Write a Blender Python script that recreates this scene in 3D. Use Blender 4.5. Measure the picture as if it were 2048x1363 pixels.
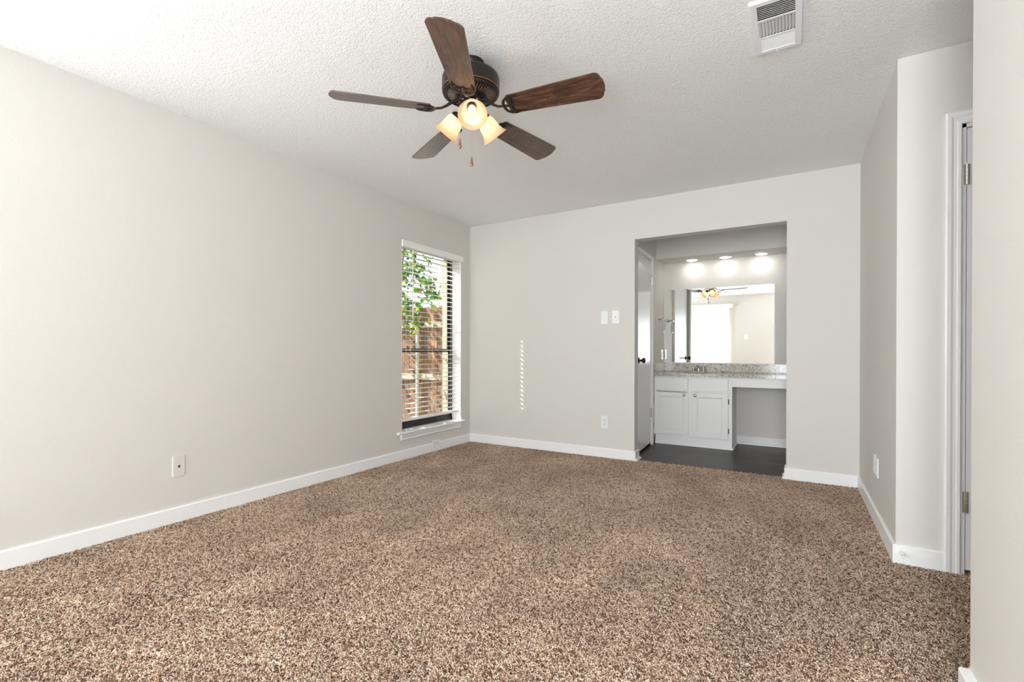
import bpy, bmesh, math, random
from math import sin, cos, pi, radians as R
from mathutils import Vector, Matrix

for o in list(bpy.data.objects):
    bpy.data.objects.remove(o, do_unlink=True)
SC = bpy.context.scene
COL = SC.collection

# ------------------------------------------------------------------ camera
CAM_YAW, CAM_PITCH, CAM_ROLL, CAM_H = 0.5362, -0.0037, 0.0013, 1.0183
cd = bpy.data.cameras.new('camera')
cam = bpy.data.objects.new('camera', cd)
COL.objects.link(cam)
cd.sensor_width = 36.0
cd.lens = 946.6 / 2048 * 36.0
cd.shift_y = (706.8 - 681.5) / 2048
cd.clip_start = 0.02
f = Vector((-sin(CAM_YAW) * cos(CAM_PITCH), cos(CAM_YAW) * cos(CAM_PITCH), sin(CAM_PITCH)))
r = Vector((cos(CAM_YAW), sin(CAM_YAW), 0))
u = r.cross(f)
r2 = r * cos(CAM_ROLL) + u * sin(CAM_ROLL)
u2 = -r * sin(CAM_ROLL) + u * cos(CAM_ROLL)
m = Matrix((r2, u2, -f)).transposed().to_4x4()
m.translation = (0, 0, CAM_H)
cam.matrix_world = m
SC.camera = cam

# ------------------------------------------------------------------ render look
SC.view_settings.view_transform = 'Standard'
SC.view_settings.look = 'None'
SC.view_settings.gamma = 1.0
SC.view_settings.use_curve_mapping = False
SC.view_settings.exposure = 0.40
try:
    SC.render.engine  # engine is set by the renderer
    SC.cycles.use_denoising = True
    SC.cycles.max_bounces = 12
    SC.cycles.diffuse_bounces = 7
    SC.cycles.transparent_max_bounces = 16
    SC.cycles.sample_clamp_indirect = 8.0
except Exception:
    pass

# ------------------------------------------------------------------ sky and sun
world = bpy.data.worlds.new('sky')
SC.world = world
world.use_nodes = True
wn, wl = world.node_tree.nodes, world.node_tree.links
wn.clear()
wo = wn.new('ShaderNodeOutputWorld')
wb = wn.new('ShaderNodeBackground')
wb.inputs['Color'].default_value = (0.88, 0.94, 1.0, 1)
wb.inputs['Strength'].default_value = 1.15
wl.new(wb.outputs[0], wo.inputs[0])

SUN_DIR = Vector((0.670, 0.321, -0.669))
sd = bpy.data.lights.new('sun', 'SUN')
sd.energy = 12.0
sd.angle = R(0.53)
sd.color = (1.0, 0.95, 0.87)
sun = bpy.data.objects.new('sun', sd)
sun.rotation_euler = SUN_DIR.to_track_quat('-Z', 'Y').to_euler()
sun.location = (-6, -3, 7)
COL.objects.link(sun)

def area_light(name, loc, direction, sx, sy, power, color):
    ld = bpy.data.lights.new(name, 'AREA')
    ld.shape = 'RECTANGLE'
    ld.size, ld.size_y = sx, sy
    ld.energy = power
    ld.color = color
    o = bpy.data.objects.new(name, ld)
    o.location = loc
    o.rotation_euler = Vector(direction).to_track_quat('-Z', 'Z').to_euler()
    COL.objects.link(o)
    return o

# daylight by a gap added in the patio blinds, behind the closed vanes, inside the
# second window's blind, and fill from an added, unseen doorway behind the camera
DAY = (0.89, 0.948, 1.0)
area_light('patio_daylight', (-2.77, -1.435, 1.08), (0.5, 1, 1.1), 0.56, 1.95, 12, DAY)
area_light('patio_sky', (-1.95, -1.75, 1.20), (0, 1, 0.15), 1.3, 2.1, 125, DAY)
area_light('window_daylight', (-3.12, -0.12, 1.50), (1, 0.0, 0.28), 0.60, 1.00, 28, DAY)
area_light('doorway_fill', (0.0, -1.85, 1.10), (-0.25, 1, 0.55), 1.3, 1.9, 175, DAY)  # added frontal fill; its doorway is made up for this lamp

# ------------------------------------------------------------------ dimensions
XL, YB, XR, YC, XN, YN = -3.176, 4.404, 0.431, 2.934, 0.450, 1.883
H, YF = 2.44, -1.30
YBI = 4.519                         # alcove side of the back wall
XA, XAR, YM = -1.345, 0.03, 5.845   # alcove
XO0, XO1, ZO = -1.280, -0.047, 2.074
YCARP = 4.470

# ------------------------------------------------------------------ materials
MATS = {}
def newmat(name):
    mt = bpy.data.materials.new(name)
    mt.use_nodes = True
    nt = mt.node_tree
    return mt, nt, nt.nodes['Principled BSDF'], nt.nodes['Material Output']

def pmat(name, col, rough=0.5, metal=0.0, spec=0.5, bump=None, **kw):
    mt, nt, b, out = newmat(name)
    b.inputs['Base Color'].default_value = (*col, 1)
    b.inputs['Roughness'].default_value = rough
    b.inputs['Metallic'].default_value = metal
    b.inputs['Specular IOR Level'].default_value = spec
    n = nt.nodes.new('ShaderNodeTexNoise')
    tc = nt.nodes.new('ShaderNodeNewGeometry')
    nt.links.new(tc.outputs['Position'], n.inputs['Vector'])
    sc, dist, strn = bump if bump else (35.0, 0.0004, 0.15)
    n.inputs['Scale'].default_value = sc
    n.inputs['Detail'].default_value = 3
    bp = nt.nodes.new('ShaderNodeBump')
    bp.inputs['Distance'].default_value = dist
    bp.inputs['Strength'].default_value = strn
    nt.links.new(n.outputs['Fac'], bp.inputs['Height'])
    nt.links.new(bp.outputs[0], b.inputs['Normal'])
    for k, v in kw.items():
        b.inputs[k].default_value = v
    MATS[name] = mt
    return mt

def ramp(nt, fac, stops, interp='LINEAR'):
    rp = nt.nodes.new('ShaderNodeValToRGB')
    cr = rp.color_ramp
    cr.interpolation = interp
    while len(cr.elements) < len(stops):
        cr.elements.new(0.5)
    for e, (p, c) in zip(cr.elements, stops):
        e.position = p
        e.color = (*c, 1)
    nt.links.new(fac, rp.inputs['Fac'])
    return rp.outputs['Color']

def noise(nt, vec, scale, detail=2, rough=0.5, dist=0.0):
    n = nt.nodes.new('ShaderNodeTexNoise')
    n.inputs['Scale'].default_value = scale
    n.inputs['Detail'].default_value = detail
    n.inputs['Roughness'].default_value = rough
    n.inputs['Distortion'].default_value = dist
    nt.links.new(vec, n.inputs['Vector'])
    return n.outputs['Fac']

def mapping(nt, vec, scale=(1, 1, 1), loc=(0, 0, 0), rot=(0, 0, 0)):
    mp = nt.nodes.new('ShaderNodeMapping')
    mp.inputs['Scale'].default_value = scale
    mp.inputs['Location'].default_value = loc
    mp.inputs['Rotation'].default_value = rot
    nt.links.new(vec, mp.inputs['Vector'])
    return mp.outputs[0]

def geo_pos(nt):
    return nt.nodes.new('ShaderNodeNewGeometry').outputs['Position']

def bump(nt, b, height, dist, strength=1.0):
    bp = nt.nodes.new('ShaderNodeBump')
    bp.inputs['Distance'].default_value = dist
    bp.inputs['Strength'].default_value = strength
    nt.links.new(height, bp.inputs['Height'])
    nt.links.new(bp.outputs[0], b.inputs['Normal'])

def math_node(nt, op, a, bv):
    mn = nt.nodes.new('ShaderNodeMath')
    mn.operation = op
    nt.links.new(a, mn.inputs[0])
    if isinstance(bv, (int, float)):
        mn.inputs[1].default_value = bv
    else:
        nt.links.new(bv, mn.inputs[1])
    return mn.outputs[0]

M_WALL = pmat('wall_paint', (0.666, 0.643, 0.607), 0.62, spec=0.3, bump=(120.0, 0.0012, 0.5))
M_TRIM = pmat('white_trim_paint', (0.86, 0.86, 0.86), 0.33, bump=(18.0, 0.0006, 0.2))
M_DOOR = pmat('white_door_paint', (0.80, 0.80, 0.81), 0.30, bump=(60.0, 0.0004, 0.25))
M_CAB = pmat('cabinet_paint', (0.84, 0.835, 0.83), 0.38, bump=(25.0, 0.0005, 0.2))
M_PLATE = pmat('white_plastic', (0.80, 0.80, 0.785), 0.3)
M_PLATE_PAINTED = pmat('painted_plate', (0.666, 0.643, 0.607), 0.5)
M_DARK = pmat('dark_slot', (0.02, 0.018, 0.016), 0.6)
M_VENT = pmat('vent_enamel', (0.80, 0.81, 0.83), 0.4)
M_DUCT = pmat('duct_inside', (0.10, 0.085, 0.075), 0.8)
M_NICKEL = pmat('brushed_nickel', (0.62, 0.58, 0.52), 0.28, 1.0)
M_HINGE = pmat('antique_hinge', (0.50, 0.40, 0.32), 0.35, 0.9)
M_CHROME = pmat('chrome', (0.80, 0.79, 0.77), 0.12, 1.0)
M_BRONZE = pmat('oil_rubbed_bronze', (0.030, 0.022, 0.020), 0.34, 0.55, spec=0.6, bump=(140, 0.0004, 0.3))
M_COPPER = pmat('copper_edge', (0.45, 0.20, 0.10), 0.35, 0.9)
M_BRASSY = pmat('aged_brass_fin', (0.36, 0.30, 0.25), 0.35, 0.8)
M_FRAME = pmat('dark_bronze_aluminium', (0.022, 0.020, 0.020), 0.4, 0.3)
M_BLIND = pmat('white_blind', (0.87, 0.87, 0.86), 0.38)
M_CORD = pmat('white_cord', (0.85, 0.85, 0.84), 0.7)
M_STEEL = pmat('galvanised_steel', (0.50, 0.56, 0.55), 0.45, 0.6)
M_GROUND = pmat('dry_ground', (0.22, 0.17, 0.11), 0.9, bump=(20, 0.02, 0.8))
M_SINK = pmat('white_china', (0.62, 0.60, 0.56), 0.15)
M_RUBBER = pmat('white_rubber', (0.75, 0.74, 0.74), 0.6)

def make_ceiling_mat():
    mt, nt, b, out = newmat('popcorn_ceiling')
    b.inputs['Base Color'].default_value = (0.90, 0.893, 0.882, 1)
    b.inputs['Roughness'].default_value = 0.55
    b.inputs['Specular IOR Level'].default_value = 0.35
    p = geo_pos(nt)
    n1 = noise(nt, p, 150, 3, 0.6, 0.6)
    n2 = noise(nt, p, 62, 2, 0.5, 0.4)
    hh = math_node(nt, 'ADD', n1, math_node(nt, 'MULTIPLY', n2, 0.7))
    bump(nt, b, hh, 0.009, 0.8)
    return mt
M_CEIL = make_ceiling_mat()

def make_vinyl():
    mt, nt, b, out = newmat('dark_vinyl_plank')
    p = geo_pos(nt)
    br = nt.nodes.new('ShaderNodeTexBrick')
    br.offset = 0.37
    br.inputs['Scale'].default_value = 1.0
    br.inputs['Brick Width'].default_value = 1.15
    br.inputs['Row Height'].default_value = 0.152
    br.inputs['Mortar Size'].default_value = 0.002
    br.inputs['Color1'].default_value = (0.040, 0.033, 0.030, 1)
    br.inputs['Color2'].default_value = (0.020, 0.016, 0.015, 1)
    br.inputs['Mortar'].default_value = (0.012, 0.010, 0.010, 1)
    nt.links.new(p, br.inputs['Vector'])
    g = noise(nt, mapping(nt, p, (1.3, 15, 1)), 2.4, 4, 0.6, 0.4)
    gcol = ramp(nt, g, [(0.34, (0.25, 0.24, 0.23)), (0.66, (2.1, 2.0, 1.9))])
    mx = nt.nodes.new('ShaderNodeMix')
    mx.data_type = 'RGBA'
    mx.blend_type = 'MULTIPLY'
    mx.inputs['Factor'].default_value = 1.0
    nt.links.new(br.outputs['Color'], mx.inputs['A'])
    nt.links.new(gcol, mx.inputs['B'])
    nt.links.new(mx.outputs['Result'], b.inputs['Base Color'])
    b.inputs['Roughness'].default_value = 0.42
    bump(nt, b, g, 0.0008, 0.4)
    return mt
M_VINYL = make_vinyl()

CARPET_STOPS = [(0.0, (0.14, 0.072, 0.040)), (0.22, (0.32, 0.192, 0.122)), (0.42, (0.63, 0.436, 0.310)),
                (0.66, (0.83, 0.635, 0.490)), (1.0, (0.93, 0.78, 0.65))]
def make_carpet_base():
    mt, nt, b, out = newmat('carpet_backing')
    p = geo_pos(nt)
    n = noise(nt, p, 150, 3, 0.6, 1.0)
    c = ramp(nt, n, [(0.3, (0.20, 0.12, 0.08)), (0.7, (0.55, 0.40, 0.29))])
    nt.links.new(c, b.inputs['Base Color'])
    b.inputs['Roughness'].default_value = 0.95
    return mt
M_CARPET_BASE = make_carpet_base()

def make_carpet_pile():
    mt, nt, b, out = newmat('frieze_carpet_pile')
    at = nt.nodes.new('ShaderNodeAttribute')
    at.attribute_name = 'tint'
    c = ramp(nt, at.outputs['Fac'], CARPET_STOPS)
    p = geo_pos(nt)
    big = noise(nt, mapping(nt, p, (1.0, 0.8, 1), rot=(0, 0, 0.6)), 2.6, 3, 0.55, 0.5)
    g = ramp(nt, big, [(0.32, (0.80, 0.78, 0.77)), (0.68, (1.12, 1.12, 1.13))])
    mx = nt.nodes.new('ShaderNodeMix')
    mx.data_type = 'RGBA'
    mx.blend_type = 'MULTIPLY'
    mx.inputs['Factor'].default_value = 1.0
    nt.links.new(c, mx.inputs['A'])
    nt.links.new(g, mx.inputs['B'])
    nt.links.new(mx.outputs['Result'], b.inputs['Base Color'])
    b.inputs['Roughness'].default_value = 0.8
    b.inputs['Specular IOR Level'].default_value = 0.2
    return mt
M_PILE = make_carpet_pile()

def make_granite():
    mt, nt, b, out = newmat('speckled_granite')
    p = geo_pos(nt)
    n1 = noise(nt, p, 55, 4, 0.65, 0.6)
    c1 = ramp(nt, n1, [(0.30, (0.05, 0.045, 0.04)), (0.40, (0.27, 0.245, 0.21)), (0.50, (0.52, 0.485, 0.42)),
                       (0.68, (0.68, 0.64, 0.56))])
    n2 = noise(nt, p, 120, 2, 0.5, 0.3)
    c2 = ramp(nt, n2, [(0.30, (0.03, 0.027, 0.025)), (0.40, (1, 1, 1))])
    mx = nt.nodes.new('ShaderNodeMix')
    mx.data_type = 'RGBA'
    mx.blend_type = 'MULTIPLY'
    mx.inputs['Factor'].default_value = 1.0
    nt.links.new(c1, mx.inputs['A'])
    nt.links.new(c2, mx.inputs['B'])
    nt.links.new(mx.outputs['Result'], b.inputs['Base Color'])
    b.inputs['Roughness'].default_value = 0.15
    return mt
M_GRANITE = make_granite()

def make_wood(name, dark, mid, light, rough, sx=3.0, sy=42.0, knots=True):
    mt, nt, b, out = newmat(name)
    tc = nt.nodes.new('ShaderNodeTexCoord').outputs['Object']
    oi = nt.nodes.new('ShaderNodeObjectInfo')
    cmb = nt.nodes.new('ShaderNodeVectorMath')
    cmb.operation = 'SCALE'
    cmb.inputs[0].default_value = (7.0, 3.0, 1.0)
    nt.links.new(oi.outputs['Random'], cmb.inputs['Scale'])
    ad = nt.nodes.new('ShaderNodeVectorMath')
    ad.operation = 'ADD'
    nt.links.new(tc, ad.inputs[0])
    nt.links.new(cmb.outputs[0], ad.inputs[1])
    warp = noise(nt, mapping(nt, ad.outputs[0], (4, 10, 4)), 1.2, 2, 0.5, 0.8)
    rings = nt.nodes.new('ShaderNodeMath')
    rings.operation = 'SINE'
    nt.links.new(math_node(nt, 'MULTIPLY', warp, 46.0), rings.inputs[0])
    g = noise(nt, mapping(nt, ad.outputs[0], (sx, sy, sy)), 2.0, 4, 0.65, 0.3)
    fac = math_node(nt, 'ADD', math_node(nt, 'MULTIPLY', rings.outputs[0], 0.07), g)
    c = ramp(nt, fac, [(0.25, dark), (0.5, mid), (0.78, light)])
    nt.links.new(c, b.inputs['Base Color'])
    b.inputs['Roughness'].default_value = rough
    b.inputs['Coat Weight'].default_value = 0.55
    b.inputs['Coat IOR'].default_value = 1.5
    b.inputs['Coat Roughness'].default_value = 0.32
    return mt
M_WALNUT = make_wood('walnut_veneer', (0.014, 0.007, 0.005), (0.070, 0.030, 0.017), (0.19, 0.088, 0.048), 0.30)
M_FOB = make_wood('walnut_fob', (0.10, 0.04, 0.015), (0.22, 0.10, 0.04), (0.34, 0.17, 0.07), 0.3)

def make_fence_wood():
    mt, nt, b, out = newmat('cedar_fence_board')
    p = geo_pos(nt)
    br = noise(nt, mapping(nt, p, (7.1, 0.1, 0.05)), 1.0, 1, 0.5)
    g = noise(nt, mapping(nt, p, (60, 60, 1.6)), 1.4, 4, 0.6, 0.3)
    fac = math_node(nt, 'ADD', math_node(nt, 'MULTIPLY', br, 0.5), math_node(nt, 'MULTIPLY', g, 0.6))
    c = ramp(nt, fac, [(0.40, (0.075, 0.042, 0.026)), (0.58, (0.19, 0.105, 0.065)), (0.78, (0.56, 0.31, 0.15))])
    nt.links.new(c, b.inputs['Base Color'])
    b.inputs['Roughness'].default_value = 0.85
    bump(nt, b, g, 0.003, 0.5)
    return mt
M_FENCE = make_fence_wood()
M_RAIL = pmat('weathered_rail', (0.46, 0.39, 0.33), 0.8, bump=(60, 0.002, 0.4))

def make_brick():
    mt, nt, b, out = newmat('beige_brick')
    p = geo_pos(nt)
    mp = mapping(nt, p, (1, 1, 1), rot=(R(90), 0, R(90)))
    br = nt.nodes.new('ShaderNodeTexBrick')
    br.inputs['Scale'].default_value = 1.0
    br.inputs['Brick Width'].default_value = 0.2
    br.inputs['Row Height'].default_value = 0.068
    br.inputs['Mortar Size'].default_value = 0.008
    br.inputs['Color1'].default_value = (0.55, 0.44, 0.32, 1)
    br.inputs['Color2'].default_value = (0.45, 0.34, 0.24, 1)
    br.inputs['Mortar'].default_value = (0.50, 0.46, 0.40, 1)
    nt.links.new(mp, br.inputs['Vector'])
    nt.links.new(br.outputs['Color'], b.inputs['Base Color'])
    b.inputs['Roughness'].default_value = 0.9
    return mt
M_BRICK = make_brick()

def make_leaf():
    mt, nt, b, out = newmat('leaf')
    at = nt.nodes.new('ShaderNodeAttribute')
    at.attribute_name = 'tint'
    c = ramp(nt, at.outputs['Fac'], [(0.0, (0.035, 0.11, 0.02)), (0.45, (0.12, 0.30, 0.03)), (0.75, (0.42, 0.52, 0.05)),
                                     (0.9, (0.72, 0.58, 0.10)), (1.0, (0.60, 0.22, 0.10))])
    df = nt.nodes.new('ShaderNodeBsdfDiffuse')
    tr = nt.nodes.new('ShaderNodeBsdfTranslucent')
    mx = nt.nodes.new('ShaderNodeMixShader')
    mx.inputs[0].default_value = 0.5
    nt.links.new(c, df.inputs['Color'])
    nt.links.new(c, tr.inputs['Color'])
    nt.links.new(df.outputs[0], mx.inputs[1])
    nt.links.new(tr.outputs[0], mx.inputs[2])
    nt.links.new(mx.outputs[0], out.inputs['Surface'])
    return mt
M_LEAF = make_leaf()
M_BARK = pmat('bark', (0.24, 0.19, 0.15), 0.9, bump=(50, 0.004, 0.7))

def make_pane():
    mt, nt, b, out = newmat('clear_pane')
    tr = nt.nodes.new('ShaderNodeBsdfTransparent')
    tr.inputs['Color'].default_value = (0.96, 0.985, 0.975, 1)
    gl = nt.nodes.new('ShaderNodeBsdfGlossy')
    gl.inputs['Roughness'].default_value = 0.0
    mx = nt.nodes.new('ShaderNodeMixShader')
    mx.inputs[0].default_value = 0.04
    nt.links.new(tr.outputs[0], mx.inputs[1])
    nt.links.new(gl.outputs[0], mx.inputs[2])
    nt.links.new(mx.outputs[0], out.inputs['Surface'])
    return mt
M_PANE = make_pane()

def make_sheer(name, col, tcol, fac):
    mt, nt, b, out = newmat(name)
    df = nt.nodes.new('ShaderNodeBsdfDiffuse')
    df.inputs['Color'].default_value = (*col, 1)
    tr = nt.nodes.new('ShaderNodeBsdfTranslucent')
    tr.inputs['Color'].default_value = (*tcol, 1)
    mx = nt.nodes.new('ShaderNodeMixShader')
    mx.inputs[0].default_value = fac
    nt.links.new(df.outputs[0], mx.inputs[1])
    nt.links.new(tr.outputs[0], mx.inputs[2])
    nt.links.new(mx.outputs[0], out.inputs['Surface'])
    return mt
M_VANE = make_sheer('vertical_vane_fabric', (0.86, 0.855, 0.84), (0.92, 0.91, 0.89), 0.6)

def make_shade():
    mt, nt, b, out = newmat('amber_alabaster_glass')
    p = geo_pos(nt)
    n = noise(nt, p, 28, 3, 0.6, 1.5)
    c = ramp(nt, n, [(0.3, (0.96, 0.82, 0.64)), (0.7, (0.98, 0.92, 0.82))])
    df = nt.nodes.new('ShaderNodeBsdfDiffuse')
    tr = nt.nodes.new('ShaderNodeBsdfTranslucent')
    gl = nt.nodes.new('ShaderNodeBsdfGlossy')
    gl.inputs['Roughness'].default_value = 0.15
    df.inputs['Color'].default_value = (0.78, 0.57, 0.36, 1)
    nt.links.new(c, tr.inputs['Color'])
    m1 = nt.nodes.new('ShaderNodeMixShader')
    m1.inputs[0].default_value = 0.55
    nt.links.new(df.outputs[0], m1.inputs[1])
    nt.links.new(tr.outputs[0], m1.inputs[2])
    m2 = nt.nodes.new('ShaderNodeMixShader')
    m2.inputs[0].default_value = 0.05
    nt.links.new(m1.outputs[0], m2.inputs[1])
    nt.links.new(gl.outputs[0], m2.inputs[2])
    nt.links.new(m2.outputs[0], out.inputs['Surface'])
    return mt
M_SHADE = make_shade()

def emat(name, col, strength):
    mt, nt, b, out = newmat(name)
    b.inputs['Base Color'].default_value = (*col, 1)
    b.inputs['Emission Color'].default_value = (*col, 1)
    b.inputs['Emission Strength'].default_value = strength
    return mt
M_BULB = emat('lit_bulb', (1.0, 0.84, 0.63), 15.0)
M_LENS = emat('lit_downlight_lens', (1.0, 0.97, 0.92), 24.0)

def make_mirror():
    mt, nt, b, out = newmat('silvered_glass')
    b.inputs['Base Color'].default_value = (0.90, 0.915, 0.89, 1)
    b.inputs['Metallic'].default_value = 1.0
    b.inputs['Roughness'].default_value = 0.0
    return mt
M_MIRROR = make_mirror()

# ------------------------------------------------------------------ mesh helpers
class MB:
    def __init__(self):
        self.bm = bmesh.new()
    def box(self, x0, y0, z0, x1, y1, z1, mat=None):
        vs = [self.bm.verts.new(p) for p in ((x0, y0, z0), (x1, y0, z0), (x1, y1, z0), (x0, y1, z0),
                                             (x0, y0, z1), (x1, y0, z1), (x1, y1, z1), (x0, y1, z1))]
        for q in ((0, 3, 2, 1), (4, 5, 6, 7), (0, 1, 5, 4), (1, 2, 6, 5), (2, 3, 7, 6), (3, 0, 4, 7)):
            self.bm.faces.new([vs[i] for i in q])
        if mat is not None:
            for v in vs:
                v.co = mat @ v.co
        return self
    def prism(self, pts, a, b, frame):
        """profile pts (p,q) extruded from a to b; frame(p,q,t)->xyz"""
        A = [self.bm.verts.new(frame(p, q, a)) for p, q in pts]
        B = [self.bm.verts.new(frame(p, q, b)) for p, q in pts]
        n = len(pts)
        for i in range(n):
            self.bm.faces.new((A[i], A[(i + 1) % n], B[(i + 1) % n], B[i]))
        self.bm.faces.new(A[::-1])
        self.bm.faces.new(B)
        return self
    def lathe(self, prof, center=(0, 0, 0), axis=(0, 0, 1), seg=32, closed=False):
        """prof: list of (radius, height along axis)"""
        ax = Vector(axis).normalized()
        t = Vector((1, 0, 0)) if abs(ax.x) < 0.9 else Vector((0, 1, 0))
        e1 = ax.cross(t).normalized()
        e2 = ax.cross(e1)
        c = Vector(center)
        rings = []
        for rad, h in prof:
            if rad < 1e-6:
                rings.append([self.bm.verts.new(c + ax * h)])
            else:
                rings.append([self.bm.verts.new(c + ax * h + (e1 * cos(2 * pi * k / seg) + e2 * sin(2 * pi * k / seg)) * rad)
                              for k in range(seg)])
        pairs = list(zip(rings, rings[1:]))
        if closed:
            pairs.append((rings[-1], rings[0]))
        for A, B in pairs:
            for k in range(seg):
                k2 = (k + 1) % seg
                if len(A) == 1 and len(B) == 1:
                    continue
                if len(A) == 1:
                    self.bm.faces.new((A[0], B[k], B[k2]))
                elif len(B) == 1:
                    self.bm.faces.new((A[k], B[0], A[k2]))
                else:
                    self.bm.faces.new((A[k], B[k], B[k2], A[k2]))
        return self
    def tube(self, pts, rad, seg=10, flat=1.0, up=None, cap=True):
        pts = [Vector(p) for p in pts]
        n = len(pts)
        rads = rad if isinstance(rad, (list, tuple)) else [rad] * n
        prev = None
        rings = []
        for i, p in enumerate(pts):
            d = (pts[min(i + 1, n - 1)] - pts[max(i - 1, 0)]).normalized()
            if up is not None:
                e1 = Vector(up).cross(d)
                if e1.length < 1e-4:
                    e1 = Vector((1, 0, 0)).cross(d)
                e1.normalize()
            elif prev is None:
                a = Vector((0, 0, 1)) if abs(d.z) < 0.9 else Vector((1, 0, 0))
                e1 = a.cross(d).normalized()
            else:
                e1 = (prev - d * prev.dot(d)).normalized()
            prev = e1
            e2 = d.cross(e1)
            rings.append([self.bm.verts.new(p + (e1 * cos(2 * pi * k / seg) + e2 * sin(2 * pi * k / seg) * flat) * rads[i])
                          for k in range(seg)])
        for A, B in zip(rings, rings[1:]):
            for k in range(seg):
                k2 = (k + 1) % seg
                self.bm.faces.new((A[k], A[k2], B[k2], B[k]))
        if cap:
            self.bm.faces.new(rings[0][::-1])
            self.bm.faces.new(rings[-1])
        return self
    def build(self, name, mat, parent=None, bevel=0.0, smooth=False, seg=2):
        off = wloc(parent)
        for v in self.bm.verts:
            v.co -= off
        bmesh.ops.recalc_face_normals(self.bm, faces=self.bm.faces)
        me = bpy.data.meshes.new(name)
        self.bm.to_mesh(me)
        self.bm.free()
        for q in (mat if isinstance(mat, (list, tuple)) else [mat]):
            me.materials.append(q)
        o = bpy.data.objects.new(name, me)
        COL.objects.link(o)
        if parent:
            o.parent = parent
        if smooth:
            for pl in me.polygons:
                pl.use_smooth = True
            try:
                me.set_sharp_from_angle(angle=R(40))
            except Exception:
                pass
        if bevel > 0:
            md = o.modifiers.new('bevel', 'BEVEL')
            md.width = bevel
            md.segments = seg
            md.limit_method = 'ANGLE'
            md.angle_limit = R(40)
        return o

def wloc(o):
    v = Vector((0, 0, 0))
    while o is not None:
        v += o.location
        o = o.parent
    return v

def tag(o, label=None, cat=None, group=None, kind=None):
    if label: o['label'] = label
    if cat: o['category'] = cat
    if group: o['group'] = group
    if kind: o['kind'] = kind
    return o

def thing(name, loc, label, cat, group=None, kind=None):
    o = bpy.data.objects.new(name, None)
    o.empty_display_size = 0.05
    o.location = loc
    COL.objects.link(o)
    return tag(o, label, cat, group, kind)

def struct(name, mb, mat, label, cat, bevel=0.0):
    return tag(mb.build(name, mat, None, bevel), label, cat, None, 'structure')

def box1(*a):
    return MB().box(*a)

# ------------------------------------------------------------------ the shell
ZW0, ZW1 = 0.262, 2.080             # window opening
WY = ((3.305, 4.234), (-0.345, 0.584))
XF = XL - 0.164                     # outside of the framed wall

wm = MB()
ys = [YF - 0.12, WY[1][0], WY[1][1], WY[0][0], WY[0][1], YBI]
for a, b in ((ys[0], ys[1]), (ys[2], ys[3]), (ys[4], ys[5])):
    wm.box(XF, a, -0.1, XL, b, H)
for a, b in WY:
    wm.box(XF, a, -0.1, XL, b, ZW0 - 0.02)
    wm.box(XF, a, ZW1, XL, b, H)
struct('wall_left', wm, M_WALL, 'long plain greige wall on the left with the narrow window near the corner', 'wall')

em = MB()
for a, b in ((-2.4, WY[1][0]), (WY[1][1], WY[0][0]), (WY[0][1], 6.2)):
    em.box(XF - 0.10, a, -0.2, XF, b, 2.75)
for a, b in WY:
    em.box(XF - 0.10, a, -0.2, XF, b, ZW0 - 0.02)
    em.box(XF - 0.10, a, ZW1, XF, b, 2.75)
struct('wall_exterior', em, M_BRICK, 'beige brick outer wall seen at the window edge', 'wall')

bmk = MB()
bmk.box(XL, YB, -0.1, XO0, YBI, H)
bmk.box(XO1, YB, -0.1, XR + 0.12, YBI, H)
bmk.box(XO0, YB, ZO, XO1, YBI, H)
struct('wall_back', bmk, M_WALL, 'greige far wall with the wide opening to the vanity alcove', 'wall')

struct('wall_right', box1(XR, YC + 0.115, -0.1, XR + 0.12, YB, H), M_WALL,
       'short greige wall right of the alcove with two white plates near the floor', 'wall')

DX0, DX1, DZ = 0.664, 1.46, 2.068
hm = MB()
hm.box(XR, YC, -0.1, DX0, YC + 0.115, H)
hm.box(DX1, YC, -0.1, 1.82, YC + 0.115, H)
hm.box(DX0, YC, DZ, DX1, YC + 0.115, H)
struct('wall_hall', hm, M_WALL, 'narrow greige wall holding the white door at the right', 'wall')
struct('wall_hall_end', box1(1.70, YN, -0.1, 1.82, YC, H), M_WALL, 'greige end wall of the short hall', 'wall')
struct('wall_near', box1(XN, YF - 0.12, -0.1, 1.82, YN, H), M_WALL, 'bright greige wall corner nearest the camera at the right edge', 'wall')

PX0, PX1, PZ = -3.08, -1.40, 2.10   # patio door
fm = MB()
fm.box(XL, YF - 0.12, -0.1, PX0, YF, H)
OX0, OX1, OZ = -0.38, 0.41, 2.06   # unseen doorway, added to admit fill light behind the camera
fm.box(PX1, YF - 0.12, -0.1, OX0, YF, H)
fm.box(OX1, YF - 0.12, -0.1, XN, YF, H)
fm.box(OX0, YF - 0.12, OZ, OX1, YF, H)
fm.box(PX0, YF - 0.12, PZ, PX1, YF, H)
struct('wall_front', fm, M_WALL, 'greige wall with the patio door, reflected in the vanity mirror', 'wall')

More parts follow.
